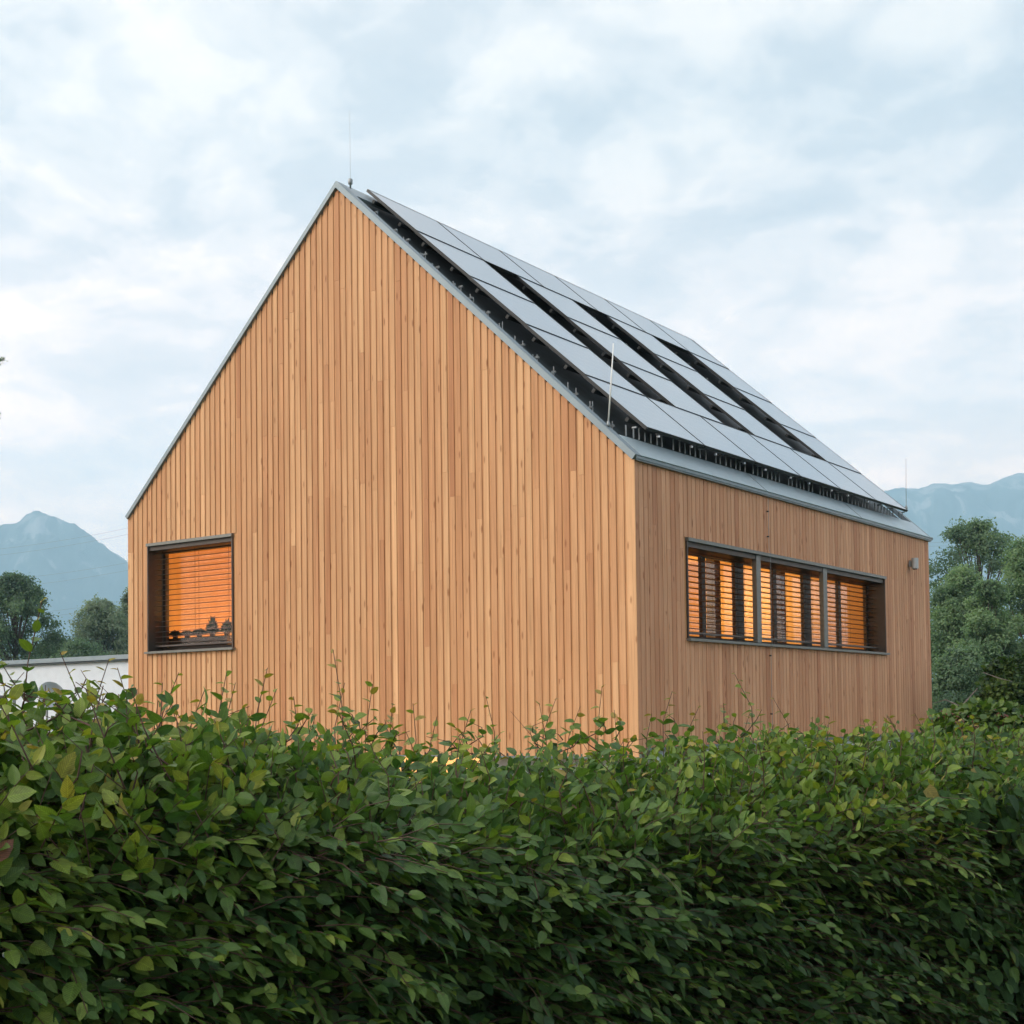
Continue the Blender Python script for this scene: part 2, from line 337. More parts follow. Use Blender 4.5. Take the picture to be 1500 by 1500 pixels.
def mountain(name, pts, x0, x1, D0, D1, seed, mt):
    na, nr = 520, 80
    vs, fs = [], []
    xs = [p[0] for p in pts]; ys = [p[1] for p in pts]
    for i in range(na):
        x = x0 + (x1 - x0) * i / (na - 1); y = np.interp(x, xs, ys)
        d = px_dir(x); cosv = d.dot(Vector((hx, hy, 0)))
        for j in range(nr):
            u = j / (nr - 1); D = D0 + (D1 - D0) * u; r_ = D / cosv
            p = CAM + d * r_
            top = (at(x, y, D0 + (D1 - D0) * .62)).z
            g = math.sin(min(u / .62, 1) * math.pi / 2) ** 1.35 if u < .62 else 1 - ((u - .62) / .38) ** 1.3
            q = Vector((p.x, p.y, 0)) * .0016 + Vector((seed, seed, seed))
            rid = 1 - abs(mn.fractal(q, 1.0, 2.1, 6)) * 1.6
            n_ = mn.fractal(q * 4.1, .8, 2.2, 6)
            edge = min(1, abs(u - .62) / .25) * min(1, u / .1)
            z = top * g + (rid - .6) * 170 * g * edge ** 1.5 + n_ * (9 + 50 * edge) * min(g * 2, 1)
            vs.append((p.x, p.y, max(z, -2 if u > 0 else -3)))
    for i in range(na - 1):
        for j in range(nr - 1):
            a = i * nr + j; fs.append((a, a + nr, a + nr + 1, a + 1))
    me = bpy.data.meshes.new(name); me.from_pydata(vs, [], fs); me.polygons.foreach_set('use_smooth', [True] * len(fs))
    me.materials.append(mt); return tag(link(name, me), kind='structure')
MM = mountain_mat('mountain_slope', (.018, .036, .034), (.22, .225, .23))
mountain('mountain', [(-900, 1000), (-500, 900), (-300, 800), (-150, 770), (-60, 772), (0, 768), (20, 764), (55, 756), (80, 762), (105, 775), (140, 797), (165, 812), (189, 826), (230, 850), (300, 890), (420, 940), (700, 1010)],
         -900, 700, 3700, 4900, 3.1, MM)
mountain('mountain', [(750, 1000), (1000, 870), (1150, 800), (1250, 745), (1300, 722), (1330, 714), (1348, 716), (1375, 706), (1400, 711), (1430, 706), (1455, 711), (1475, 700), (1500, 692), (1530, 690), (1600, 680), (1750, 690), (2000, 740), (2400, 900)],
         750, 2400, 3900, 5100, 8.4, MM)

# even blue air: a closed box from below the ground to above the highest summit
hb = MB(); hb.box((-5800, -3500, -4.2), (5200, 5600, 1280))
hm_ = bpy.data.materials.new('air'); hm_.use_nodes = True; ht = hm_.node_tree; ht.nodes.remove(ht.nodes['Principled BSDF'])
pv = N(ht, 'ShaderNodeVolumePrincipled'); pv.inputs['Color'].default_value = (.47, .755, 1.0, 1); pv.inputs['Density'].default_value = 3.2e-4; pv.inputs['Anisotropy'].default_value = .0
L(ht, pv.outputs[0], ht.nodes['Material Output'].inputs['Volume'])
hz_o = hb.build('haze', hm_); tag(hz_o, kind='stuff')

# ------------------------------------------------------------------ the house
W, LEN = 8.6, 9.72
XR, ZR = 4.2115, 7.314 + GZ                 # ridge
ZEL, ZE = 3.367 + GZ, 3.244 + GZ            # eaves, left and right
ZB = GZ                                     # underside of the long side's cladding
ZBG = GZ - .095                             # underside of the gable's cladding
house = empty('timber_house', (W / 2, LEN / 2, 0), 'larch clad house with a steep gable roof covered in solar panels', 'house')
HO = Vector((W / 2, LEN / 2, 0))
def hp(mb, name, m_, parent=None, **kw):    # a part of the house, given in world coordinates
    if parent is None:
        o = mb.build(name, m_, house, **kw)
        o.location = -HO if kw.get('loc') is None else Vector(kw['loc']) - HO
    else:
        o = mb.build(name, m_, parent, **kw)
    return o
def roof_z(x): return ZEL + (ZR - ZEL) * x / XR if x <= XR else ZR + (ZE - ZR) * (x - XR) / (W - XR)

GW = (.422, 2.211, 1.354 + GZ, 2.925 + GZ)          # gable window opening x0 x1 z0 z1
SW = (1.193, 7.63, 1.258 + GZ, 2.445 + GZ)          # side window opening y0 y1 z0 z1

def split_lengths(z0, z1, r_):
    """a board is made of one to four lengths butted end to end"""
    cuts = [z0]
    z = z0 + r_.uniform(.3, 3.6)
    while z < z1 - .4:
        cuts.append(z); z += r_.uniform(1.6, 4.2)
    cuts.append(z1); return cuts

def clad_gable():
    mb = MB(); r_ = random.Random(5); pitch = .1036; n = int(round(W / pitch)); pitch = W / n; gap = .027; T = .0065
    for i in range(n):
        xa, xb = i * pitch + gap * .5, (i + 1) * pitch - gap * .5
        if i == 0: xa = -.028
        if i == n - 1: xb = W + .028; xa += .0
        tone = r_.random()
        segs = [(ZBG, None)]
        if xb > GW[0] + .005 and xa < GW[1] - .005: segs = [(ZBG, GW[2] - .012), (GW[3] + .010, None)]
        proud = r_.uniform(0, .003)
        for z0, z1 in segs:
            ta, tb = roof_z(max(xa, 0)) - .03, roof_z(min(xb, W)) - .03
            tops = (z1, z1) if z1 else (ta, tb)
            cuts = split_lengths(z0, min(tops), r_)
            if len(cuts) == 1 or min(tops) - z0 < .05: cuts = [z0, min(tops)]
            for k in range(len(cuts) - 1):
                la = cuts[k] + (.0015 if k else 0)
                lb = cuts[k + 1] - (.0015 if k < len(cuts) - 2 else 0)
                last = k == len(cuts) - 2
                ua, ub = (tops if last else (lb, lb))
                t_ = min(1, max(0, tone * .6 + r_.random() * .4 + r_.uniform(-.12, .12)))
                y0, y1 = -T - proud, 0
                c = .004    # arris
                def ring(za, zb): return [(xa + c, y0, za), (xb - c, y0, zb), (xb, y0 + c, zb), (xb, y1, zb), (xa, y1, za), (xa, y0 + c, za)]
                lo, hi = ring(la, la), ring(ua, ub)
                mb.add(lo + hi, [(5, 4, 3, 2, 1, 0), (6, 7, 8, 9, 10, 11)] + [(j, (j + 1) % 6, 6 + (j + 1) % 6, 6 + j) for j in range(6)], t_)
    return mb
hp(clad_gable(), 'gable_cladding', M['larch'])
def clad_side():
    mb = MB(); r_ = random.Random(9); pitch = .1036; n = int(round(LEN / pitch)); pitch = LEN / n; gap = .012; T = .010
    for i in range(n):
        ya, yb = i * pitch + gap * .5, (i + 1) * pitch - gap * .5
        if i == 0: ya = .002
        tone = r_.random(); segs = [(ZB, ZE - .05)]
        if yb > SW[0] + .005 and ya < SW[1] - .005: segs = [(ZB, SW[2] - .012), (SW[3] + .010, ZE - .05)]
        proud = r_.uniform(0, .003)
        for z0, z1 in segs:
            cuts = split_lengths(z0, z1, r_)
            for k in range(len(cuts) - 1):
                la = cuts[k] + (.0015 if k else 0); lb = cuts[k + 1] - (.0015 if k < len(cuts) - 2 else 0)
                t_ = min(1, max(0, tone * .7 + r_.random() * .3))
                x1, x0, c = W + T + proud, W, .004
                def ring(z): return [(x1, ya + c, z), (x1, yb - c, z), (x1 - c, yb, z), (x0, yb, z), (x0, ya, z), (x1 - c, ya, z)]
                mb.add(ring(la) + ring(lb), [(5, 4, 3, 2, 1, 0), (6, 7, 8, 9, 10, 11)] + [(j, (j + 1) % 6, 6 + (j + 1) % 6, 6 + j) for j in range(6)], t_)
    return mb
hp(clad_side(), 'side_cladding', M['larch_side'])

# structural walls behind the boards, with the openings left open
wb = MB(); D_ = .20
def gable_piece(x0, x1, zlo, ztop=None):
    poly = [(x0, 0, zlo), (x1, 0, zlo)]
    if ztop: poly += [(x1, 0, ztop), (x0, 0, ztop)]
    else:
        poly.append((x1, 0, roof_z(x1) - .06))
        if x0 < XR < x1: poly.append((XR, 0, ZR - .06))
        poly.append((x0, 0, roof_z(x0) - .06))
    wb.prism([(a, .003, c) for a, b, c in poly], (0, D_, 0), .3)
gable_piece(.01, GW[0], ZBG + .03); gable_piece(GW[1], W - .01, ZBG + .03)
gable_piece(GW[0], GW[1], ZBG + .03, GW[2]); gable_piece(GW[0], GW[1], GW[3])
hp(wb, 'gable_wall', M['larch_dark'])
wb = MB()
for ya, yb, z0, z1 in ((D_ + .01, SW[0], ZB + .03, ZE - .08), (SW[1], LEN - .01, ZB + .03, ZE - .08), (SW[0], SW[1], ZB + .03, SW[2]), (SW[0], SW[1], SW[3], ZE - .08)):
    wb.box((W - D_, ya, z0), (W - .003, yb, z1), .3)
hp(wb, 'side_wall', M['larch_dark'])
wb = MB()
wb.prism([(.01, LEN, ZB), (W - .01, LEN, ZB), (W - .01, LEN, ZE - .06), (XR, LEN, ZR - .06), (.01, LEN, ZEL - .06)], (0, -D_, 0), .5)
wb.box((.003, D_ + .01, ZB), (D_, LEN - D_ - .01, ZEL - .08), .5)
hp(wb, 'rear_wall', M['larch'])
# drip edges under the cladding
wb = MB(); wb.box((-.03, -.032, ZBG - .022), (W + .03, .05, ZBG - .002)); wb.box((W - .05, .055, ZB - .03), (W + .034, LEN, ZB - .004))
hp(wb, 'drip_edge', M['metal_edge'])

# roof: dark membrane sunk between metal edges
def slope(P0, P1):
    a = (P1 - P0).normalized(); n = Vector((-a.z, 0, a.x)); n = n if n.z > 0 else -n
    return a, n
PR = Vector((XR, 0, ZR)); aR, nR = slope(PR, Vector((W, 0, ZE))); SL = (Vector((W, 0, ZE)) - PR).length
aL, nL = slope(PR, Vector((0, 0, ZEL))); SLL = (Vector((0, 0, ZEL)) - PR).length
YV = Vector((0, 1, 0))
def rp(t, o, y): return PR + aR * t + nR * o + YV * y
def lp(t, o, y): return PR + aL * t + nL * o + YV * y
def slab(mb, P, t0, t1, o0, o1, y0, y1, r=None):
    mb.hexa([P(t, o, y) for t in (t0, t1) for y in (y0, y1) for o in (o0, o1)], r)
mb = MB(); slab(mb, rp, .03, SL - .02, -.10, -.04, .10, LEN - .10)
roof = hp(mb, 'roof', M['membrane'])
def rpart(mb, name, m_, **kw): return mb.build(name, m_, roof, **kw)
mb = MB(); slab(mb, lp, .06, SLL - .0, -.10, .028, .10, LEN - .1)
for i in range(1, 16): slab(mb, lp, .08, SLL, .029, .055, i * LEN / 16 - .012, i * LEN / 16 + .012)
rpart(mb, 'metal_roof_slope', M['metal'])
# verge flashings along both gables, ridge cap, eave strip and gutter fascia
def meet(oR, oL):      # where the lines offset from the two slopes cross, in the plane of the gable
    p, q = PR + nR * oR, PR + nL * oL
    k = ((q.x - p.x) * aL.z - (q.z - p.z) * aL.x) / (aR.x * aL.z - aR.z * aL.x)
    return p + aR * k
for y0, y1 in ((-.045, .098), (LEN - .098, LEN + .04)):
    mb = MB(); A1, A0 = meet(.048, .034), meet(-.022, -.022)
    Y0 = YV * y0
    mb.prism([A0 + Y0, rp(SL + .045, -.022, y0), rp(SL + .045, .048, y0), A1 + Y0], YV * (y1 - y0))
    mb.prism([A0 + Y0, A1 + Y0, lp(SLL + .03, .034, y0), lp(SLL + .03, -.022, y0)], YV * (y1 - y0))
    rpart(mb, 'verge_flashing', M['verge'])
mb = MB(); slab(mb, rp, -.03, .26, .004, .045, .10, LEN - .1)
rpart(mb, 'ridge_cap', M['metal'])
mb = MB(); slab(mb, rp, SL - .36, SL + .04, .012, .052, .10, LEN - .1)
rpart(mb, 'eave_strip', M['metal_light'])
mb = MB()
mb.box((W - .01, .0, ZE - .052), (W + .052, LEN + .03, ZE + .018)); mb.box((W + .0525, -.02, ZE - .035), (W + .062, LEN + .03, ZE - .005))
rpart(mb, 'gutter_fascia', M['metal_edge'])
for y_ in (3.3, 6.6):
    mb = MB(); slab(mb, rp, SL - .36, SL + .042, .0525, .056, y_, y_ + .012); rpart(mb, 'seam', M['metal_edge'])

# ---------------------------------------------------------------- solar panels
PY0, PY1, PT1 = .48, 9.05, 5.64
def panel_pt(y, t, o=0):
    k = (t / PT1); f_ = (y - PY0) / (PY1 - PY0)
    tt = t + .30 * f_ * (1 - k)
    return rp(tt, .09 + .11 * k + o, y)
rows = [0, 1.11, 2.26, 3.40, 4.53, 5.64]
cols6 = [PY0 + (PY1 - PY0) * i / 6 for i in range(7)]
cols4 = [(.48, 1.90), (2.66, 4.05), (5.0, 6.36), (7.60, 9.05)]
ROWN = ['top row along the ridge', 'second row below the ridge', 'middle row', 'fourth row below the ridge', 'bottom row along the eave']
C6 = ['at the near gable end', 'second from the near gable', 'third from the near gable', 'third from the far gable', 'second from the far gable', 'at the far gable end']
C4 = ['left of the first dark gap', 'between the first two dark gaps', 'between the last two dark gaps', 'right of the last dark gap']
def solar(y0, y1, t0, t1, label):
    g, th, fr = .007, .035, .011
    lift = .006
    y0 += g; y1 -= g
    def P(y, t, o):
        k = (t - t0) / (t1 - t0)
        return panel_pt(y, t, o + lift * k)
    ta, tb = t0 + .002, t1 + .002
    c = P((y0 + y1) / 2, (ta + tb) / 2, 0)
    X = YV.copy(); Yd = (P(y0, tb, 0) - P(y0, ta, 0)).normalized(); Zd = X.cross(Yd); Zd = Zd if Zd.z > 0 else -Zd
    mw = Matrix((X, Yd, X.cross(Yd))).transposed().to_4x4(); mw.translation = c; inv = mw.inverted()
    e = empty('solar_panel', c, label, 'solar panel', 'solar panels on the roof'); e.matrix_world = mw
    gl = MB(); gl.add([inv @ P(y, t, th) for y, t in ((y0 + fr, ta + fr), (y1 - fr, ta + fr), (y1 - fr, tb - fr), (y0 + fr, tb - fr))] +
                      [inv @ P(y, t, th - .02) for y, t in ((y0 + fr, ta + fr), (y1 - fr, ta + fr), (y1 - fr, tb - fr), (y0 + fr, tb - fr))],
                      [(0, 1, 2, 3), (7, 6, 5, 4), (0, 4, 5, 1), (1, 5, 6, 2), (2, 6, 7, 3), (3, 7, 4, 0)])
    gl.build('glass', M['solar'], e)
    f = MB()
    for a0, a1, b0, b1 in ((y0, y1, ta, ta + fr), (y0, y1, tb - fr, tb), (y0, y0 + fr, ta + fr, tb - fr), (y1 - fr, y1, ta + fr, tb - fr)):
        f.hexa([inv @ P(y, t, o) for t in (b0, b1) for y in (a0, a1) for o in (0, th + .003)])
    f.build('frame', M['dark_metal'], e)
for r_i in range(5):
    if r_i in (0, 4):
        for i in range(6): solar(cols6[i], cols6[i + 1], rows[r_i], rows[r_i + 1], 'solar panel in the %s, %s' % (ROWN[r_i], C6[i]))
    else:
        for i, (a_, b_) in enumerate(cols4): solar(a_, b_, rows[r_i], rows[r_i + 1], 'solar panel in the %s, %s' % (ROWN[r_i], C4[i]))

# mounting rack: rails along the roof, cross rails, hooks and the row of posts at the eave
rack = empty('mounting_rack', rp(2.8, 0, LEN / 2), 'metal rails and short posts carrying the solar panels above the dark roof', 'mounting rack')
RO = rp(2.8, 0, LEN / 2)
def rk(mb, name, m_):
    o = mb.build(name, m_, rack); o.location = -RO; return o
for r_i in range(5):
    for q in (.24, .78):
        t = rows[r_i] + (rows[r_i + 1] - rows[r_i]) * q
        for ya_, yb_ in ([(PY0, PY1)] if r_i in (0, 4) else cols4):
            mb = MB(); c = [panel_pt(y, tt, o) for tt in (t - .02, t + .02) for y in (ya_ - .05, yb_ + .03) for o in (-.055, -.008)]
            mb.hexa(c); rk(mb, 'rail', M['dark_metal'])
rr_ = random.Random(4)
pr_y = [PY0 + .03 + i * 1.43 for i in range(7)]
for t in (.3, .6, .95, 1.25, 1.6, 1.95, 2.3, 2.6, 2.95, 3.3, 3.65, 3.95, 4.3, 4.65, 4.95, 5.3):
    for y in (.28, .40, 1.98, 2.60, 4.15, 4.9, 6.45, 7.5, 9.12):
        if 1 < t < 4.6 or y < .5:
            yy = y + rr_.uniform(-.06, .06); tt = t + rr_.uniform(-.08, .08)
            b = rp(tt, -.04, yy); top = panel_pt(yy, tt, -.01 - rr_.uniform(0, .06))
            mb = MB(); mb.tube([b, b + Vector((0, 0, (top - b).z * .9))], .008, 5)
            rk(mb, 'hook', M['steel'])
            if rr_.random() < .6: mb = MB(); mb.box(b + Vector((-.03, -.012, .05)), b + Vector((.03, .012, .075))); rk(mb, 'clip', M['steel'])
for i in range(66):
    y = .30 + i * (9.2 - .3) / 65 + rr_.uniform(-.02, .02)
    if i % 8 == 7: continue
    t = 5.60; b = rp(t, .05, y); mb = MB(); h_ = rr_.uniform(.10, .14)
    mb.tube([b, b + Vector((0, 0, h_))], .010, 6)
    rk(mb, 'post', M['steel'])
    if i % 4 == 1: mb = MB(); mb.box(b + Vector((-.015, -.012, h_)), b + Vector((.045, .012, h_ + .018))); rk(mb, 'cap', M['steel'])
# small clamps showing below the lower panel edge
for i in range(7):
    for dy_ in (.3, 1.1):
        y = PY0 + i * 1.43 + dy_
        if y < 9:
            c = panel_pt(y, PT1 + .02, -.01); mb = MB(); mb.box(c - Vector((.01, .015, .02)), c + Vector((.015, .015, .002))); rk(mb, 'clamp', M['alu'])

# ---------------------------------------------------------------- windows
def part_of(mb, name, m_, parent, off, **kw):
    o = mb.build(name, m_, parent, **kw); o.location = -off if kw.get('loc') is None else Vector(kw['loc']) - off; return o
# gable window
gwin = bpy.data.objects.new('window', None); COL.objects.link(gwin); gwin.parent = house
gc = Vector(((GW[0] + GW[1]) / 2, 0, GW[2])); gwin.location = gc - HO
x0, x1, z0, z1 = GW
mb = MB(); mb.box((x0 + .001, -.024, z0 + .002), (x0 + .02, .30, z1 - .002)); mb.box((x1 - .02, -.024, z0 + .002), (x1 - .001, .30, z1 - .002)); mb.box((x0 + .021, .0, z1 - .10), (x1 - .021, .30, z1 - .003))
part_of(mb, 'reveal', M['bronze'], gwin, gc)
mb = MB(); mb.box((x0 - .004, -.045, z1 - .038), (x1 + .004, -.002, z1 + .004)); part_of(mb, 'lintel_cap', M['grey_metal'], gwin, gc)
mb = MB(); mb.box((x0 - .03, -.062, z0 - .03), (x1 + .03, -.001, z0 + .000)); mb.box((x0 + .021, .0, z0 - .012), (x1 - .021, .30, z0 + .008)); part_of(mb, 'sill', M['grey_metal'], gwin, gc)
mb = MB(); yf0, yf1 = .25, .315; e = .055
for a_, b_, c_, d_ in ((x0 + .021, x0 + .021 + e, z0 + .009, z1 - .101), (x1 - .021 - e, x1 - .021, z0 + .009, z1 - .101), (x0 + .021 + e, x1 - .021 - e, z0 + .009, z0 + .009 + e), (x0 + .021 + e, x1 - .021 - e, z1 - .101 - e * .4, z1 - .101)):
    mb.box((a_, yf0, c_), (b_, yf1, d_))
part_of(mb, 'frame', M['bronze'], gwin, gc)
mb = MB(); mb.box((x0 + .07, .28, z0 + .06), (x1 - .07, .286, z1 - .118)); part_of(mb, 'pane', M['glass'], gwin, gc)
def blind(parent, off, axis, lo, hi, zlo, zhi, depth, tilt, nslat):
    """a venetian blind whose slats run along axis ('x' or 'y'); depth = its centre plane"""
    mb = MB(); w_ = .076; K = 5
    for i in range(nslat):
        zc = zlo + (zhi - zlo) * (i + .5) / nslat
        ring = []
        for k in range(K):
            u = (k / (K - 1) - .5) * w_; cu = .007 * (1 - (2 * u / w_) ** 2)
            ring.append((u * math.cos(tilt) - cu * math.sin(tilt), u * math.sin(tilt) + cu * math.cos(tilt)))
        def P(a_, d_, h_): return (a_, depth + d_, zc + h_) if axis == 'x' else (depth - d_, a_, zc + h_)
        vs = [P(s_, d_, h_ + dz) for dz in (0, .0012) for s_ in (lo, hi) for d_, h_ in ring]
        fs = [(k, k + 1, K + k + 1, K + k) for k in range(K - 1)] + [(2 * K + k, 3 * K + k, 3 * K + k + 1, 2 * K + k + 1) for k in range(K - 1)]
        mb.add(vs, fs)
    P2 = (lambda a0, a1, d0, d1, h0, h1: mb.box((a0, depth + d0, h0), (a1, depth + d1, h1))) if axis == 'x' else (lambda a0, a1, d0, d1, h0, h1: mb.box((depth - d1, a0, h0), (depth - d0, a1, h1)))
    P2(lo, hi, -.035, .035, zlo - .028, zlo - .006)
    b = part_of(mb, 'blind', M['slat'], parent, off)
    n_c = 3 if hi - lo > 1.5 else 2
    for i in range(n_c):
        s_ = lo + (hi - lo) * (.1 + .8 * i / (n_c - 1))
        for d_ in (-.036, .036):
            cb = MB()
            if axis == 'x': cb.box((s_ - .002, depth + d_ - .001, zlo - .01), (s_ + .002, depth + d_ + .001, zhi))
            else: cb.box((depth - d_ - .001, s_ - .002, zlo - .01), (depth - d_ + .001, s_ + .002, zhi))
            cb.build('cord', M['cord'], b)
blind(gwin, gc, 'x', x0 + .024, x1 - .024, z0 + .10, z1 - .11, .13, math.radians(2), 18)

# long window in the side wall: three bays behind two mullions
swin = bpy.data.objects.new('window', None); COL.objects.link(swin); swin.parent = house
sc = Vector((W, (SW[0] + SW[1]) / 2, SW[2])); swin.location = sc - HO
y0, y1, z0, z1 = SW
mb = MB(); mb.box((W - .30, y0 + .001, z0 + .002), (W + .022, y0 + .02, z1 - .002)); mb.box((W - .30, y1 - .02, z0 + .002), (W + .022, y1 - .001, z1 - .002)); mb.box((W - .30, y0 + .021, z1 - .10), (W, y1 - .021, z1 - .003))
part_of(mb, 'reveal', M['bronze'], swin, sc)
mb = MB(); mb.box((W + .002, y0 - .004, z1 - .038), (W + .045, y1 + .004, z1 + .004)); part_of(mb, 'lintel_cap', M['grey_metal'], swin, sc)
mb = MB(); mb.box((W + .001, y0 - .03, z0 - .03), (W + .062, y1 + .04, z0)); mb.box((W - .30, y0 + .021, z0 - .012), (W, y1 - .021, z0 + .008)); part_of(mb, 'sill', M['grey_metal'], swin, sc)
bays = [(y0 + .021, 3.07), (3.20, 5.23), (5.37, y1 - .021)]
for a_, b_ in ((3.07, 3.20), (5.23, 5.37)):
    mb = MB(); mb.box((W - .055, a_ + .002, z0 + .01), (W + .012, b_ - .002, z1 - .04)); part_of(mb, 'mullion', M['grey_metal'], swin, sc, bevel=.004)
    mb = MB(); mb.box((W - .316, a_ + .004, z0 + .01), (W - .262, b_ - .004, z1 - .101)); part_of(mb, 'frame_post', M['bronze'], swin, sc)
for a_, b_ in bays:
    mb = MB(); e = .06; xf0, xf1 = W - .315, W - .265
    zt = z1 - .101
    md = (a_ + b_) / 2
    for p0, p1, q0, q1 in ((a_ + .002, a_ + e, z0 + .009, zt), (b_ - e, b_ - .002, z0 + .009, zt), (a_ + e, b_ - e, z0 + .009, z0 + e), (a_ + e, b_ - e, zt - e * .5, zt), (md - .05, md + .05, z0 + e, zt - e * .5)):
        mb.box((xf0, p0, q0), (xf1, p1, q1))
    part_of(mb, 'frame', M['bronze'], swin, sc)
    mb = MB()
    for p0, p1 in ((a_ + e - .005, md - .046), (md + .046, b_ - e + .005)): mb.box((W - .292, p0, z0 + e - .005), (W - .286, p1, zt - e * .5 + .005))
    part_of(mb, 'pane', M['glass'], swin, sc)
    blind(swin, sc, 'y', a_ - .05 if a_ > y0 + .1 else a_ + .012, b_ + .05 if b_ < y1 - .1 else b_ - .012, z0 + .10, z1 - .11, W - .13, math.radians(2), 14)

# lit rooms
mb = MB()
rx0, rx1, ry0, ry1, rz0, rz1 = .25, W - .34, .335, LEN - .3, ZB + .25, ZB + 3.05
mb.box((rx0, ry0, rz0 - .1), (rx1, ry1, rz0)); mb.box((rx0, ry0, rz1), (rx1, ry1, rz1 + .1))      # floor, ceiling
mb.box((rx0 - .1, ry0, rz0), (rx0 - .001, ry1, rz1)); mb.box((rx0, ry1 + .001, rz0), (rx1, ry1 + .1, rz1))
mb.box((rx0, 3.4, rz0 + .001), (3.5, 3.5, rz1 - .001))          # wall behind the gable room
mb.box((3.6, ry0, rz0 + .001), (3.7, ry1, rz1 - .001))          # spine wall
hp(mb, 'interior_wall', M['interior'])
for x_, y_, w_ in ((1.9, 3.9, .2), (2.2, 6.2, .2), (2.0, 8.2, .2)):
    mb = MB(); mb.box((W - x_ - .15, y_, rz0 + .002), (W - x_, y_ + w_, rz1 - .002)); hp(mb, 'interior_post', M['interior_dark'])
def lamp(name, p, e_, r_, c=(1, .62, .22)):
    l = bpy.data.lights.new(name, 'POINT'); l.energy = e_; l.shadow_soft_size = r_; l.color = c
    o = bpy.data.objects.new(name, l); COL.objects.link(o); o.location = p
lamp('room_lamp', (2.9, 1.3, rz0 + .8), 125, .2)
lamp('room_lamp', (5.4, 1.3, rz1 - .8), 65, .4)
lamp('room_lamp', (5.4, 5.3, rz1 - .8), 65, .4)
lamp('room_lamp', (5.6, 8.3, rz1 - .8), 65, .4)

# ground floor, set back under the cladding: white render and a lit band of glass
yb_ = .35
for p_, q_ in (((.25, yb_, 0), (3.0, yb_ + .2, ZBG - .024)), ((6.3, yb_, 0), (W - .25, yb_ + .2, ZBG - .024)), ((W - .27, yb_ + .21, 0), (W - .07, LEN - .1, ZB - .032)), ((.25, yb_ + .21, 0), (.45, LEN - .2, ZB - .03))):
    mb = MB(); mb.box(p_, q_); hp(mb, 'plinth', M['render'])
em = bpy.data.materials.new('lit_ground_floor'); em.use_nodes = True
eb = em.node_tree.nodes['Principled BSDF']; eb.inputs['Base Color'].default_value = (.5, .3, .15, 1); eb.inputs['Emission Color'].default_value = (1, .50, .16, 1); eb.inputs['Emission Strength'].default_value = .95
mb = MB(); mb.box((3.02, yb_ + .12, .02), (6.28, yb_ + .16, ZBG - .03)); hp(mb, 'lit_window', em)
for xx in (3.0, 3.8, 4.65, 5.5, 6.24):
    mb = MB(); mb.box((xx, yb_ + .02, .05), (xx + .05, yb_ + .11, ZBG - .03)); hp(mb, 'window_bar', M['bronze'])

# plants standing on the inside of the gable window
def sill_plant(x, h, w, label):
    b = Vector((x, .395, GW[2] + .206)); mbp = MB()
    e_ = empty('potted_plant', b, label, 'potted plant', 'plants inside the gable window')
    mbp.lathe([(0, 0), (.035, 0), (.045, .05), (.04, .05), (.0, .04)], (0, 0, 0), n=14); mbp.build('pot', M['pot'], e_)
    f = MB(); r_ = random.Random(int(x * 100))
    for i in range(170):
        a_ = r_.uniform(0, 6.28); el = r_.uniform(.1, 1.4); l_ = h * r_.uniform(.5, 1)
        d_ = Vector((math.cos(a_) * math.cos(el) * w, math.sin(a_) * math.cos(el) * .1, math.sin(el) * l_ * (1 - .55 * abs(math.cos(a_)) * math.cos(el))))
        s_ = Vector((-math.sin(a_), math.cos(a_) * .2, .3)).normalized() * .024
        p0 = Vector((0, 0, .04)); m_ = p0 + d_ * .6 + Vector((0, 0, .02)); t_ = p0 + d_
        f.add([p0, m_ - s_, t_, m_ + s_], [(0, 1, 2, 3)])
    f.build('leaves', M['plant'], e_)
pb = Vector((1.02, .395, GW[2] + .06)); e_ = empty('planter_box', pb, 'long dark planter trough standing along the inside of the gable window', 'planter')
mb = MB(); mb.box((-.56, -.05, 0), (.68, .05, .13)); mb.build('trough', M['pot'], e_)
mb = MB(); mb.box((-.57, -.06, .131), (.69, .06, .145)); mb.build('rim', M['pot'], e_)
sill_plant(1.34, .30, .15, 'tallest bushy plant in the trough inside the gable window')
sill_plant(1.64, .24, .13, 'dark plant at the right end of the trough in the gable window')
sill_plant(1.06, .10, .20, 'low spreading plant left of the tallest one in the gable window')
sill_plant(.80, .07, .20, 'low plant in the middle of the gable window')
sill_plant(.54, .09, .16, 'low plant at the left end of the gable window')

# ---------------------------------------------------------------- small things on the house
def rod(name, base, top, r_, m_, label, cat, group=None, foot=True):
    e_ = empty(name, base, label, cat, group); b = Vector(base); t = Vector(top) - b
    mb = MB(); mb.tube([(0, 0, .03), t * .5, t], [r_, r_ * .85, r_ * .6], 8); mb.build('rod', m_, e_, smooth=True)
    if foot:
        mb = MB(); mb.lathe([(0, -.02), (.018, -.02), (.026, 0), (.02, .03), (.012, .05), (0, .05)], (0, 0, 0), n=12); mb.build('foot', M['steel'], e_, smooth=True)
    return e_
rod('lightning_rod', rp(5.47, .06, .05), (8.36, .03, 4.55 + GZ), .010, M['white_metal'], 'white rod standing on the near roof edge in front of the panels', 'lightning rod', 'lightning rods on the roof')
e_ = rod('lightning_rod', (4.39, .05, 7.28 + GZ), (4.39, .05, 8.30 + GZ), .0018, M['steel'], 'hair thin rod with a bulb at its foot beside the roof peak', 'lightning rod', 'lightning rods on the roof', foot=False)
mb = MB(); mb.lathe([(0, -.02), (.012, -.02), (.012, .02), (.028, .035), (.03, .09), (.018, .105), (0, .108)], (0, 0, 0), n=12); mb.build('bulb', M['steel'], e_, smooth=True)
fr_ = at(1327.5, 745, 23.6)
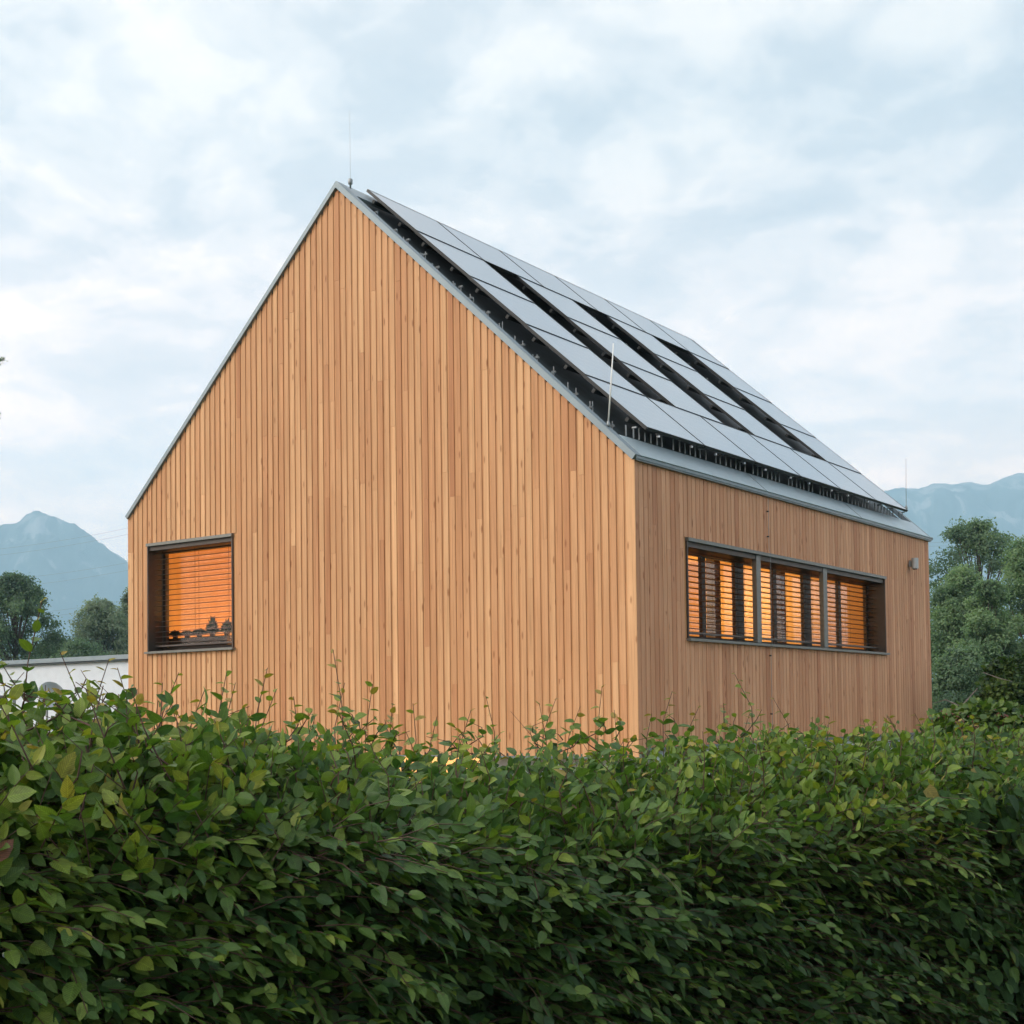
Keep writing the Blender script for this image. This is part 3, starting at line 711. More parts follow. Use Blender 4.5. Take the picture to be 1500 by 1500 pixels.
rod('lightning_rod', fr_, at(1327, 672, 23.6), .0045, M['steel'], 'thin grey rod beyond the far lower corner of the roof', 'lightning rod', 'lightning rods on the roof')
# down conductor on the long wall
e_ = empty('down_conductor', (W + .04, 3.37, ZB), 'thin metal wire running down the long wall across the window', 'wire'); O_ = Vector((W + .04, 3.37, ZB))
mb = MB(); mb.tube([(.012, 0, ZE - ZB - .02), (.012, 0, SW[3] - ZB + .06), (.03, 0, SW[3] - ZB), (.03, 0, SW[2] - ZB), (.012, 0, SW[2] - ZB - .06), (.012, 0, -.3)], .003, 6); mb.build('wire', M['steel'], e_)
for z_ in (ZE - ZB - .25, SW[3] - ZB + .22, SW[2] - ZB - .15, .35):
    mb = MB(); mb.box((-.012, -.009, z_ - .009), (.018, .009, z_ + .009)); mb.build('bracket', M['bronze'], e_)
# wall lamp
e_ = empty('wall_lamp', (W + .028, 8.74, 2.74 + GZ), 'small grey tube lamp fixed high on the long wall', 'wall lamp')
mb = MB(); mb.lathe([(0, -.085), (.055, -.085), (.055, .085), (0, .085)], (.085, 0, 0), n=24); mb.build('lamp_body', M['dishgrey'], e_)
mb = MB(); mb.box((0, -.04, -.05), (.03, .04, .05)); mb.build('bracket', M['steel'], e_)
mb = MB(); mb.lathe([(0, -.10), (.035, -.10), (.035, -.086), (0, -.086)], (.085, 0, 0), n=16); mb.build('diffuser', M['black'], e_)
# vent stub at the far end of the gutter
mb = MB(); mb.tube([(W + .03, LEN + .035, ZE), (W + .03, LEN + .10, ZE + .005)], .03, 8); rpart(mb, 'gutter_end', M['metal_edge'])

# ---------------------------------------------------------------- white flat-roofed neighbour on the left
PB, PA = at(189, 962, 40), at(-40, 978, 44.5)
zt = PB.z
u = Vector((PB.x - PA.x, PB.y - PA.y, 0)).normalized(); nrm = Vector((-u.y, u.x, 0));
if nrm.dot(Vector((hx, hy, 0))) < 0: nrm = -nrm
A_ = Vector((PA.x, PA.y, 0)) - u * 6; B_ = Vector((PB.x, PB.y, 0)) + u * 6
garage = empty('white_building', A_, 'low white rendered building with a grey flat roof edge behind the hedge', 'building')
mb = MB(); Hh = zt - .12
mb.prism([(0, 0, 0), B_ - A_, B_ - A_ + nrm * 8, nrm * 8], (0, 0, Hh)); mb.build('wall', M['render'], garage)
mb = MB(); o_ = -nrm * .10 - u * .1; mb.prism([o_ + Vector((0, 0, Hh + .003)), B_ - A_ + o_ + u * .2 + Vector((0, 0, Hh + .003)), B_ - A_ + nrm * 8 + Vector((0, 0, Hh + .003)), nrm * 8 + Vector((0, 0, Hh + .003))], (0, 0, .05)); mb.build('roof_edge', M['membrane'], garage)
mb = MB(); o_ = -nrm * .14 - u * .14; mb.prism([o_ + Vector((0, 0, Hh + .056)), B_ - A_ + o_ + u * .2 + Vector((0, 0, Hh + .056)), B_ - A_ + nrm * 8 + Vector((0, 0, Hh + .056)), nrm * 8 + Vector((0, 0, Hh + .056))], (0, 0, .13)); mb.build('roof_cap', M['metal'], garage)
# satellite dish in front of its wall
pd = at(72, 1022, 37.5); e_ = empty('satellite_dish', pd, 'round grey satellite dish in front of the white building', 'satellite dish')
ax = (Vector((CAM.x - pd.x, CAM.y - pd.y, 6)).normalized() + RT * .75 + Vector((0, 0, .35))).normalized()
mb = MB(); R0 = .40
mb.lathe([(R0 * k / 8, .16 * (k / 8) ** 2) for k in range(9)] + [(R0 + .012, .165), (R0 + .012, .15)] + [(R0 * k / 8, .16 * (k / 8) ** 2 - .015) for k in range(8, -1, -1)], (0, 0, 0), ax, n=28); mb.build('dish', M['dishgrey'], e_, smooth=True)
mb = MB(); mb.tube([ax * 0, ax * .25 - Vector((0, 0, .2)), ax * .42], .012, 6); mb.lathe([(0, 0), (.035, 0), (.03, .07), (0, .07)], ax * .42, ax, n=10); mb.build('feed_arm', M['steel'], e_)
mb = MB(); mb.tube([-ax * .03, -ax * .12, -ax * .12 - Vector((0, 0, pd.z))], .03, 8); mb.build('mast', M['steel'], e_)
# post lamp left of the dish
pl = at(21, 1014, 30); e_ = empty('post_lamp', (pl.x, pl.y, 0), 'grey post with a dark hooded lamp at the left edge', 'post lamp')
mb = MB(); mb.tube([(0, 0, 0), (0, 0, pl.z)], .035, 10); mb.build('post', M['steel'], e_)
mb = MB(); mb.box((-.06, -.05, pl.z), (.06, .05, pl.z + .10)); mb.tube([(0, 0, pl.z + .05), RT * .28 + Vector((0, 0, pl.z + .04))], .016, 6); mb.build('head', M['dishgrey'], e_)
mb = MB(); mb.lathe([(0, 0), (.10, .02), (.15, .12), (.15, .14), (0, .05)], -RT * .16 + Vector((0, 0, pl.z - .15)), (-RT * .5 + Vector((0, 0, -.3)) - FW * .4), n=18); mb.build('hood', M['black'], e_, smooth=True)

# ---------------------------------------------------------------- foliage
def leaf_arrays(P, D, Nn, Ln, Wd, curl, fold, widths, ts, pull):
    """P base, D axis, Nn blade normal (all (n,3)), Ln length, Wd half width; returns vertices, quads, tris, along, across"""
    n = len(P)
    Sd = np.cross(D, Nn); Sd /= np.linalg.norm(Sd, axis=1, keepdims=True) + 1e-9
    Nn = np.cross(Sd, D)
    k = len(ts); V = []; al = []; ac = []
    for i, t in enumerate(ts):
        base = P + D * (t * Ln)[:, None] - Nn * (curl * Ln * t * t)[:, None]
        if i in (0, k - 1): V.append(base); al.append(t); ac.append(0)
        else:
            w = (Wd * widths[i])[:, None]
            pb = base + D * (pull[i] * Ln)[:, None]
            up = Nn * (fold * Wd * widths[i])[:, None]
            V += [pb - Sd * w + up, base, pb + Sd * w + up]; al += [t] * 3; ac += [-widths[i], 0, widths[i]]
    nv = len(V); V = np.stack(V, 1).reshape(-1, 3)
    q, t3 = [], []
    rows_ = k - 2
    for r_ in range(rows_ - 1):
        b = 1 + 3 * r_
        q += [(b, b + 1, b + 4, b + 3), (b + 1, b + 2, b + 5, b + 4)]
    t3 += [(0, 2, 1), (0, 3, 2)]; e = nv - 1; b = 1 + 3 * (rows_ - 1); t3 += [(b, b + 1, e), (b + 1, b + 2, e)]
    off = (np.arange(n) * nv)[:, None, None]
    return V, (np.array(q)[None] + off).reshape(-1, 4), (np.array(t3)[None] + off).reshape(-1, 3), np.tile(al, n), np.tile(ac, n), nv
OVATE = dict(widths=[0, .78, 1.0, .66, 0], ts=[0, .16, .45, .76, 1], pull=[0, 0, 0, 0, 0])
HEART = dict(widths=[0, .78, 1.0, .66, 0], ts=[0, .12, .40, .74, 1], pull=[0, -.14, -.04, 0, 0])
def nz(a): return a / (np.linalg.norm(a, axis=1, keepdims=True) + 1e-9)

# hedge line, in plan: from near left to farther right
h_r = np.array([RT.x, RT.y, 0]); h_r /= np.linalg.norm(h_r)
h_f = np.array([hx, hy, 0])
def plan(X, D): return np.array([CAM.x, CAM.y, 0]) + h_r * X + h_f * D
H0, H1 = plan(-1.12, 3.0), plan(2.17, 5.8)
hs = (H1 - H0) / np.linalg.norm(H1 - H0)                    # along the hedge
hn = np.array([hs[1], -hs[0], 0]);                          # outward, to the camera
if hn @ (np.array([CAM.x, CAM.y, 0]) - H0) < 0: hn = -hn
TH = 1.15
S0, S1 = -1.0, 6.6
top_s = [-1.5, 0, .9, 1.7, 2.7, 3.6, 4.4, 5.5, 7]
top_z = [1.56, 1.55, 1.465, 1.325, 1.345, 1.39, 1.37, 1.35, 1.345]
def htop(s): return np.interp(s, top_s, top_z)
def twigs_to_leaves(base, axis, nrm_, length, nl, size, ybias, age_r, stem_out, widths=OVATE, wr=(.25, .33), droop=.25, fwd=0.0):
    """two-ranked leaves along each twig"""
    n = len(base)
    P, D, Nn, Ln, Wd, Cu, Rn = [], [], [], [], [], [], []
    b = nz(np.cross(axis, nrm_))
    nn = nz(np.cross(b, axis))
    tone = rng.random(n)
    for j in range(nl):
        t = (j + .8) / (nl + .2)
        sg = np.where((j + (np.arange(n) % 2)) % 2 == 0, 1.0, -1.0)[:, None]
        pos = base + axis * (length * t)[:, None] - np.array([0, 0, 1.0]) * (droop * length * t * t * .5)[:, None]
        d = axis * (.55 + fwd + .5 * t) + b * sg * (.95 - .35 * t) + rng.normal(0, .22, (n, 3)); d[:, 2] -= droop
        P.append(pos); D.append(nz(d)); Nn.append(nz(nn + rng.normal(0, .34, (n, 3))))
        l_ = size * np.interp((base - H0) @ hs, [0, 5], [1.12, .86]) * rng.uniform(.62, 1.15, n) * (1.0 - .22 * abs(t - .5) * 2)
        Ln.append(l_); Wd.append(l_ * rng.uniform(wr[0], wr[1], n)); Cu.append(rng.uniform(-.12, .48, n))
        gold = .20 * np.exp(-np.clip(((base - H0) @ hs) / .9, 0, 9)) * np.clip((base[:, 2] - .45) / .5, 0, 1) - .03 + .15 * np.exp(-(((base - H0) @ hs - 3.4) / 1.0) ** 2) * (base[:, 2] > 1.0)
        Rn.append(np.clip(gold + age_r[0] + (age_r[1] - age_r[0]) * (tone * .45 + rng.random(n) * .55) + ybias * t, 0, 1))
    if stem_out is not None:
        for i in range(n):
            p0 = base[i]; p1 = base[i] + axis[i] * length[i] * .5; p2 = base[i] + axis[i] * length[i]; p2 = p2 - np.array([0, 0, droop * length[i] * .5])
            stem_out.append((p0, p1, p2))
    c = np.concatenate
    return c(P), c(D), c(Nn), c(Ln), c(Wd), c(Cu), c(Rn)
def stems_mesh(name, stems, r0, r1, mat_, parent):
    A = np.array(stems)                                     # (n,k,3)
    n, k, _ = A.shape
    t = nz((A[:, -1] - A[:, 0])); ref = np.where(np.abs(t[:, 2:3]) < .9, np.array([[0, 0, 1.0]]), np.array([[1.0, 0, 0]]))
    u_ = nz(np.cross(t, ref)); w_ = np.cross(t, u_)
    V = []
    for i in range(k):
        r_ = r0 + (r1 - r0) * i / (k - 1)
        for j in range(3):
            a_ = 2.0944 * j; V.append(A[:, i] + (u_ * math.cos(a_) + w_ * math.sin(a_)) * r_)
    V = np.stack(V, 1).reshape(-1, 3); q = []
    for i in range(k - 1):
        for j in range(3): q.append((i * 3 + j, i * 3 + (j + 1) % 3, i * 3 + 3 + (j + 1) % 3, i * 3 + 3 + j))
    Q = (np.array(q)[None] + (np.arange(n) * k * 3)[:, None, None]).reshape(-1, 4)
    me = np_mesh(name, V, Q, np.zeros((0, 3), int), {}, mat_)
    return link(name, me, parent)
def leaves_obj(name, sets, mat_, parent, fold=.30, shape=OVATE, origin=None):
    P, D, Nn, Ln, Wd, Cu, Rn = [np.concatenate(x) for x in zip(*sets)]
    V, Q, T, al, ac, nv = leaf_arrays(P, D, Nn, Ln, Wd, Cu, fold, **shape)
    if origin is not None: V = V - np.array(origin)
    me = np_mesh(name, V, Q, T, {'rnd': np.repeat(Rn, nv), 'along': al, 'across': ac}, mat_)
    return link(name, me, parent)

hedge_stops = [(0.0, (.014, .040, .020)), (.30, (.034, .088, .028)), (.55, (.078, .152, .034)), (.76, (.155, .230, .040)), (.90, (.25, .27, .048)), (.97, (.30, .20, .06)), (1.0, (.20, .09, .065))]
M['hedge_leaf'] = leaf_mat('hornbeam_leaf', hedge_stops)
M['vine_leaf'] = leaf_mat('vine_leaf', [(0, (.018, .046, .018)), (.5, (.040, .090, .028)), (.85, (.085, .150, .034)), (1, (.21, .18, .06))], rough=.6, spec=.12)
hedge = empty('hedge', (0, 0, 0), 'long clipped hornbeam hedge with young shoots across the foreground', 'hedge')
sets, stems = [], []
# front face
n = 8200
s = rng.uniform(S0, S1, n); zt_ = htop(s) - .10; z = rng.uniform(0, 1, n) ** .85 * (zt_ - .02) + .02
inset = rng.uniform(.0, .26, n)
lump = np.array([mn.noise(Vector((a_ * 1.6, b_ * 2.4, 3.0))) + .5 * mn.noise(Vector((a_ * 4.1, b_ * 5.2, 7.0))) for a_, b_ in zip(s, z)])
base = H0[None] + hs[None] * s[:, None] - hn[None] * (inset - lump * .17)[:, None]; base[:, 2] = z
ax_ = nz(hn[None] * rng.uniform(.35, 1.0, (n, 1)) + hs[None] * rng.normal(.75, .45, (n, 1)) + np.array([0, 0, 1.0])[None] * rng.normal(-.02, .28, (n, 1)))
nr_ = nz(np.array([[0, 0, 1.0]]) * rng.uniform(.8, 1.0, (n, 1)) + hn[None] * rng.uniform(.0, .55, (n, 1)) + rng.normal(0, .2, (n, 3)))
age_hi = np.interp(z / zt_, [0, .6, 1], [.55, .68, .85])
sets.append(twigs_to_leaves(base, ax_, nr_, rng.uniform(.12, .26, n), 7, .058, .08, (0.0, .70), stems, droop=.34, fwd=.45, wr=(.23, .32)))
# top
n = 5200
s = rng.uniform(S0, S1, n); v = rng.uniform(-.02, 1.02, n)
crown = .16 * (1 - (2 * v - 1) ** 2) - .12 + .04 * (v > .5)
base = H0[None] + hs[None] * s[:, None] - hn[None] * (v * TH)[:, None]; base[:, 2] = htop(s) + crown - rng.uniform(.02, .22, n)
ax_ = nz(np.array([[0, 0, 1.0]]) * rng.uniform(.35, 1.2, (n, 1)) + hn[None] * rng.normal(.15, .5, (n, 1)) + hs[None] * rng.normal(.15, .5, (n, 1)))
nr_ = nz(rng.normal(0, .6, (n, 3)) + hn[None] * .5 + np.array([[0, 0, .5]]))
sets.append(twigs_to_leaves(base, ax_, nr_, rng.uniform(.10, .22, n), 6, .056, .10, (.10, .78), stems, droop=.15))
# inner mass
n = 24000
s = rng.uniform(S0, S1, n); v = rng.uniform(.15, .95, n)
P = H0[None] + hs[None] * s[:, None] - hn[None] * (v * TH)[:, None]; P[:, 2] = rng.uniform(.05, 1, n) * (htop(s) - .12)
l_ = rng.uniform(.06, .085, n)
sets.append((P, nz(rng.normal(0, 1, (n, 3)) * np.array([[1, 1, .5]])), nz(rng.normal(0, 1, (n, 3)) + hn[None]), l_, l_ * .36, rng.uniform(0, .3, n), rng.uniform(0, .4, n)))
# shoots rising from the top
shoot_px = [(62, 878, 4.0), (88, 955, 4.1), (35, 985, 3.6), (5, 1000, 3.4), (160, 965, 4.2), (172, 978, 4.3), (238, 1000, 4.2), (262, 985, 4.3), (300, 1010, 4.4), (332, 985, 4.5), (345, 1000, 4.6), (392, 978, 4.7), (405, 1010, 4.6), (430, 1020, 4.7),
            (488, 952, 4.9), (505, 1000, 5.0), (546, 1002, 5.0), (575, 1030, 5.1), (605, 1030, 5.2), (640, 1050, 5.3), (712, 1020, 5.5), (748, 1042, 5.6), (690, 1040, 5.4), (790, 1030, 5.7), (815, 1022, 5.8), (850, 1035, 5.9), (882, 1005, 6.0), (900, 1040, 6.0),
            (985, 1012, 6.2), (955, 1045, 6.2), (1024, 1035, 6.3), (1075, 985, 6.4), (1060, 1030, 6.4), (1100, 1040, 6.5), (1132, 1022, 6.5), (1190, 1050, 6.7), (1215, 1050, 6.8), (1300, 1048, 7.0), (1340, 1045, 7.1), (1420, 1060, 7.3), (1470, 1055, 7.4)]
shoots = []
for x_, y_, D0 in shoot_px:
    tip = np.array(at(x_, y_, D0)); s_ = (tip - H0) @ hs
    bz = htop(s_) - .12; lean = rng.normal(0, .05, 2)
    b0 = np.array([tip[0], tip[1], bz]) + hs * lean[0] + hn * lean[1]
    shoots.append((b0, tip, 1))
for i in range(330):
    s_ = rng.uniform(S0, S1) if i > 100 else rng.uniform(-.6, 1.6); v_ = rng.uniform(.1, .95); b0 = H0 + hs * s_ - hn * v_ * TH; b0[2] = htop(s_) - .1
    tip = b0 + np.array([0, 0, rng.uniform(.12, .33)]) + hs * rng.normal(0, .06) + hn * rng.normal(0, .05); shoots.append((b0, tip, 0))
stems2 = []; P, D, Nn, Ln, Wd, Cu, Rn = [], [], [], [], [], [], []
forks = []
for b0, tip, big in shoots:        # side shoots leave the larger ones half way up
    for q in range(2 if big else int(rng.random() < .4)):
        p0 = b0 + (tip - b0) * rng.uniform(.35, .7); l_ = np.linalg.norm(tip - b0) * rng.uniform(.2, .38); a_ = rng.uniform(0, 6.28)
        forks.append((p0, p0 + (h_r * math.cos(a_) + h_f * math.sin(a_)) * l_ * .6 + np.array([0, 0, l_ * .75]), 0))
for b0, tip, big in shoots + forks:
    bow = hs * rng.normal(0, .04) + hn * rng.normal(0, .04)
    pts = [b0, b0 + (tip - b0) * .35 + bow, b0 + (tip - b0) * .7 + bow, tip]; stems2.append(pts)
    ln = np.linalg.norm(tip - b0); k = max(3, int(ln / .028)); a0 = rng.uniform(0, 6.28)
    for j in range(k):
        t = (j + .7) / k; pos = b0 + (tip - b0) * t + bow * math.sin(t * 3.1); az_ = a0 + math.pi * j + rng.normal(0, .4)
        if rng.random() < .12: continue
        out = h_r * math.cos(az_) + h_f * math.sin(az_)
        P.append(pos); D.append(out * .8 + np.array([0, 0, rng.uniform(-.1, .8)])); Nn.append(np.array([0, 0, 1.0]) + rng.normal(0, .5, 3))
        sz = (.064 * (1 - t) ** .5 + .022) * rng.uniform(.7, 1.1); Ln.append(sz); Wd.append(sz * rng.uniform(.26, .36)); Cu.append(rng.uniform(-.1, .35))
        Rn.append(min(.95, .42 + .26 * t + rng.uniform(-.1, .22) + (.18 if t > .85 else 0)))
sets.append((np.array(P), nz(np.array(D)), nz(np.array(Nn)), np.array(Ln), np.array(Wd), np.array(Cu), np.array(Rn)))
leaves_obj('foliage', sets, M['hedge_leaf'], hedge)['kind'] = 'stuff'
stems_mesh('twigs', stems, .0022, .001, M['twig'], hedge)['kind'] = 'stuff'
stems_mesh('shoots', stems2, .0034, .0014, M['twig'], hedge)['kind'] = 'stuff'
st3 = []
for i in range(170):
    s_ = rng.uniform(S0, S1); b0 = H0 + hs * s_ - hn * (TH * rng.uniform(.35, .65)); t_ = H0 + hs * (s_ + rng.normal(0, .25)) - hn * (TH * rng.uniform(.15, .9)); t_[2] = htop(s_) - .15
    st3.append([b0, (b0 + t_) / 2 + rng.normal(0, .05, 3), t_])
stems_mesh('stems', st3, .014, .004, M['bark'], hedge)['kind'] = 'stuff'

# climbing vine hanging over the right half of the hedge
vine = empty('climbing_vine', tuple(H0 + hs * 5.2), 'dark heart-leaved vine hanging over the right end of the hedge', 'vine')
n = 5200
s = 3.3 + 3.6 * rng.random(n) ** .75; zt_ = htop(s) - .06; z = rng.uniform(0, 1, n) * (zt_ - .05) + .07
keep = (s - 3.3) / 1.6 + (z / zt_ - .5) * .5 > rng.random(n) * 1.0
s, z, zt_ = s[keep], z[keep], zt_[keep]; n = len(s)
lump = np.array([mn.noise(Vector((a_ * 2.1, b_ * 2.6, 9.0))) for a_, b_ in zip(s, z)])
P = H0[None] + hs[None] * s[:, None] + hn[None] * (.06 + lump * .12 + rng.uniform(-.06, .06, n))[:, None]; P[:, 2] = z
D = nz(np.array([[0, 0, -1.0]]) * rng.uniform(.5, 1, (n, 1)) + hn[None] * rng.uniform(.1, .7, (n, 1)) + hs[None] * rng.normal(.1, .4, (n, 1)))
Nn = nz(hn[None] + np.array([[0, 0, .55]]) + rng.normal(0, .33, (n, 3)))
l_ = rng.uniform(.045, .08, n)
vs1 = (P, D, Nn, l_, l_ * rng.uniform(.42, .5, n), rng.uniform(0, .3, n), np.clip(rng.normal(.45, .25, n), 0, 1))
n = 900
s = 3.9 + 2.8 * rng.random(n); v = rng.uniform(0, 1, n)
P = H0[None] + hs[None] * s[:, None] - hn[None] * (v * TH)[:, None]; P[:, 2] = htop(s) + .0 + .05 * rng.random(n) - .05 * (v < .2)
D = nz(hn[None] * rng.uniform(.2, 1, (n, 1)) + hs[None] * rng.normal(0, .6, (n, 1)) + np.array([[0, 0, -.25]]))
Nn = nz(np.array([[0, 0, 1.0]]) + hn[None] * .35 + rng.normal(0, .3, (n, 3))); l_ = rng.uniform(.05, .08, n)
vs2 = (P, D, Nn, l_, l_ * rng.uniform(.42, .5, n), rng.uniform(0, .3, n), np.clip(rng.normal(.72, .2, n), 0, 1))
leaves_obj('leaves', [vs1, vs2], M['vine_leaf'], vine, fold=.12, shape=HEART, origin=H0 + hs * 5.2)
vst = []
for i in range(24):
    s_ = rng.uniform(3.6, 6.6); t_ = H0 + hs * s_ - hn * .12; t_[2] = htop(s_); b0 = H0 + hs * (s_ + rng.normal(0, .4)) - hn * .15
    vst.append([b0, (t_ + b0) / 2 + rng.normal(0, .06, 3), t_])
o = stems_mesh('stem', vst, .006, .003, M['bark'], vine); o.location = -Vector(H0 + hs * 5.2)

# ---------------------------------------------------------------- trees and shrubs
M['leaf_willow'] = leaf_mat('tree_leaf_mid', [(0, (.085, .15, .095)), (.5, (.155, .25, .145)), (1, (.23, .33, .18))], vein=False, trans=.5, rough=.7, tcol=(1.2, 1.3, .8))
M['leaf_dark'] = leaf_mat('tree_leaf_dark', [(0, (.075, .13, .095)), (.5, (.125, .205, .135)), (1, (.19, .28, .165))], vein=False, trans=.5, rough=.7, tcol=(1.2, 1.3, .8))
M['leaf_grey'] = leaf_mat('tree_leaf_grey', [(0, (.12, .18, .145)), (.5, (.19, .26, .20)), (1, (.27, .33, .25))], vein=False, trans=.5, rough=.7, tcol=(1.2, 1.3, .8))
M['leaf_fresh'] = leaf_mat('shrub_leaf_fresh', [(0, (.025, .06, .018)), (.5, (.055, .11, .026)), (1, (.11, .17, .035))], vein=False, trans=.3, rough=.5)
def tree(name, label, cat, x, ytop, D, width_px, mat_, nclump, nleaf, leaf, ybase=None, group=None, shape=1.0, seed=1, trunk=True, open_=.0):
    """crown width and top given as seen at distance D"""
    r_ = np.random.default_rng(seed)
    top = at(x, ytop, D); Rw = width_px / 2 / F * D
    zb = .12 * top.z if ybase is None else at(x, ybase, D).z
    base = Vector((top.x, top.y, 0)); e_ = empty(name, base, label, cat, group)
    Hc = top.z - zb; sets_, limbs = [], []
    cl = []
    for i in range(nclump):
        for _ in range(60):
            h_ = r_.random() ** .8; rad = math.sin(min(1, (1 - h_) * shape + .10) * math.pi * .5) if h_ > .3 else .75 + .25 * h_ / .3
            a_ = r_.uniform(0, 6.2832); q = math.sqrt(r_.random()) * .95
            c = np.array([math.cos(a_) * q * rad * Rw, math.sin(a_) * q * rad * Rw, zb + h_ * Hc])
            if all(np.linalg.norm((c - d_[0]) / np.array([1, 1, .8])) > .5 * d_[1] for d_ in cl): break
        cr_ = Rw * r_.uniform(.30, .48) * (1.08 - .45 * h_)
        c[2] = min(c[2], top.z - cr_ * .75); cl.append((c, cr_))
    if not open_: pass
    per = int(nleaf * 1.7) // nclump
    for c, cr_ in cl:
        # sprays inside each clump
        ns = 14; d_ = nz(r_.normal(0, 1, (ns, 3)) + np.array([[0, 0, .35]])); cen = c[None] + d_ * (cr_ * r_.uniform(.5, .95, (ns, 1)))
        k = per // ns; cc = np.repeat(cen, k, 0); m_ = len(cc)
        P = cc + r_.normal(0, 1, (m_, 3)) * (cr_ * .27) * np.array([[1, 1, .7]])
        out = nz(P - c[None])
        D_2 = nz(out * .5 + r_.normal(0, .8, (m_, 3)) + np.array([[0, 0, -.25]])); Nn = nz(out + np.array([[0, 0, .6]]) + r_.normal(0, .5, (m_, 3)))
        l_ = leaf * r_.uniform(.6, 1.3, m_)
        tone = r_.uniform(.1, .9)
        sets_.append((P, D_2, Nn, l_, l_ * r_.uniform(.26, .42, m_), r_.uniform(-.1, .4, m_), np.clip(tone + r_.normal(0, .2, m_), 0, 1)))
        limbs.append(c)
    leaves_obj('crown', sets_, mat_, e_, fold=.15)
    if trunk:
        mb = MB(); tr = max(.05, Rw * .07)
        mb.tube([(0, 0, 0), (tr * .3, 0, top.z * .3), (0, tr * .3, top.z * .62), (0, 0, top.z * .92)], [tr, tr * .8, tr * .5, tr * .12], 8)
        for c in limbs:
            c = Vector(c); st_ = Vector((0, 0, max(.15 * top.z, c.z * .62))); mid = (st_ + c) / 2 + Vector((0, 0, -.06 * (c - st_).length))
            mb.tube([st_, mid, c], [tr * .35, tr * .22, tr * .06], 5)
        mb.build('trunk', M['bark'], e_, smooth=True)
    return e_
GR, GL = 'trees behind the house on the right', 'trees behind the white building'
tree('tall_tree', 'tall loose-crowned tree rising highest behind the right end of the house', 'tree', 1430, 766, 78, 135, M['leaf_dark'], 46, 12000, .13, 930, GR, shape=2.2, seed=3)
tree('bushy_tree', 'broad rounded tree touching the right corner of the house', 'tree', 1398, 838, 60, 150, M['leaf_willow'], 40, 26000, .10, 1075, GR, shape=.9, seed=5)
tree('bushy_tree', 'bushy tree cut by the right edge of the picture', 'tree', 1505, 796, 56, 175, M['leaf_willow'], 44, 27000, .10, 1075, GR, shape=.9, seed=6)
tree('bushy_tree', 'lower dense tree filling the gap between the two broad trees', 'tree', 1452, 855, 50, 130, M['leaf_willow'], 34, 22000, .09, 1075, GR, shape=.9, seed=8)
tree('bushy_tree', 'dark low tree at the foot of the trees right of the house', 'tree', 1405, 955, 42, 130, M['leaf_dark'], 26, 16000, .08, 1080, GR, shape=.8, seed=9)
tree('bushy_tree', 'dark tree hidden mostly behind the right corner of the house', 'tree', 1325, 850, 66, 100, M['leaf_dark'], 24, 13000, .11, 1070, GR, shape=.9, seed=10)
tree('vine_covered_shrub', 'shrub overgrown with climbers beside the right edge', 'shrub', 1480, 968, 22, 130, M['leaf_fresh'], 26, 8000, .075, 1075, None, shape=.9, seed=12)
tree('leafy_shrub', 'low light green shrub with reddish tips behind the right end of the hedge', 'shrub', 1440, 1040, 12, 190, M['leaf_fresh'], 30, 7000, .07, 1120, None, shape=.6, seed=14, trunk=False)
# reddish seed heads above that shrub
shp = at(1440, 1040, 12); mbb = MB()
for i in range(70):
    c = at(1380 + rng.uniform(0, 120), 1045 + rng.uniform(0, 30), 11.6 + rng.uniform(0, .8)) - Vector((shp.x, shp.y, 0))
    for k in range(5):
        p = c + Vector(rng.normal(0, .018, 3)); mbb.lathe([(0, -.008), (.009, 0), (0, .008)], p, n=6)
mbb.build('seed_heads', M['berry'], bpy.data.objects['leafy_shrub'])['kind'] = 'stuff'
# dead grey branch in the shrubs
e_ = empty('dead_branch', at(1410, 1040, 20), 'bare grey dead branch leaning among the shrubs', 'branch'); O_ = at(1410, 1040, 20)
mb = MB(); mb.tube([at(1400, 1060, 20) - O_, at(1408, 1035, 20) - O_, at(1432, 1008, 20.1) - O_], [.016, .013, .005], 6); mb.tube([at(1408, 1035, 20) - O_, at(1385, 1025, 20) - O_, at(1368, 1030, 20.1) - O_], [.010, .008, .003], 6)
mb.tube([at(1440, 985, 20) - O_, at(1462, 993, 20) - O_, at(1482, 998, 20) - O_], [.006, .007, .003], 6)
mb.build('wood', mat('dead_wood', (.24, .20, .18), .9), e_)
# left
tree('pointed_tree', 'dense dark tree with a pointed top at the left edge', 'tree', 22, 846, 92, 125, M['leaf_dark'], 40, 20000, .15, 985, GL, shape=1.25, seed=21)
tree('round_tree', 'pale grey-green round tree left of the house corner', 'tree', 148, 882, 96, 105, M['leaf_grey'], 34, 16000, .14, 985, GL, shape=.95, seed=22)
tree('round_tree', 'grey-green tree partly behind the left corner of the house', 'tree', 200, 862, 100, 80, M['leaf_grey'], 26, 13000, .14, 985, GL, shape=1.0, seed=23)
tree('low_tree', 'low dark tree in the dip between the pointed and the round tree', 'tree', 82, 938, 108, 75, M['leaf_dark'], 22, 9000, .15, 990, GL, shape=.7, seed=24)
tree('low_tree', 'low tree under the pale round tree above the white roof edge', 'tree', 120, 942, 84, 110, M['leaf_dark'], 24, 9000, .13, 990, GL, shape=.6, seed=25)
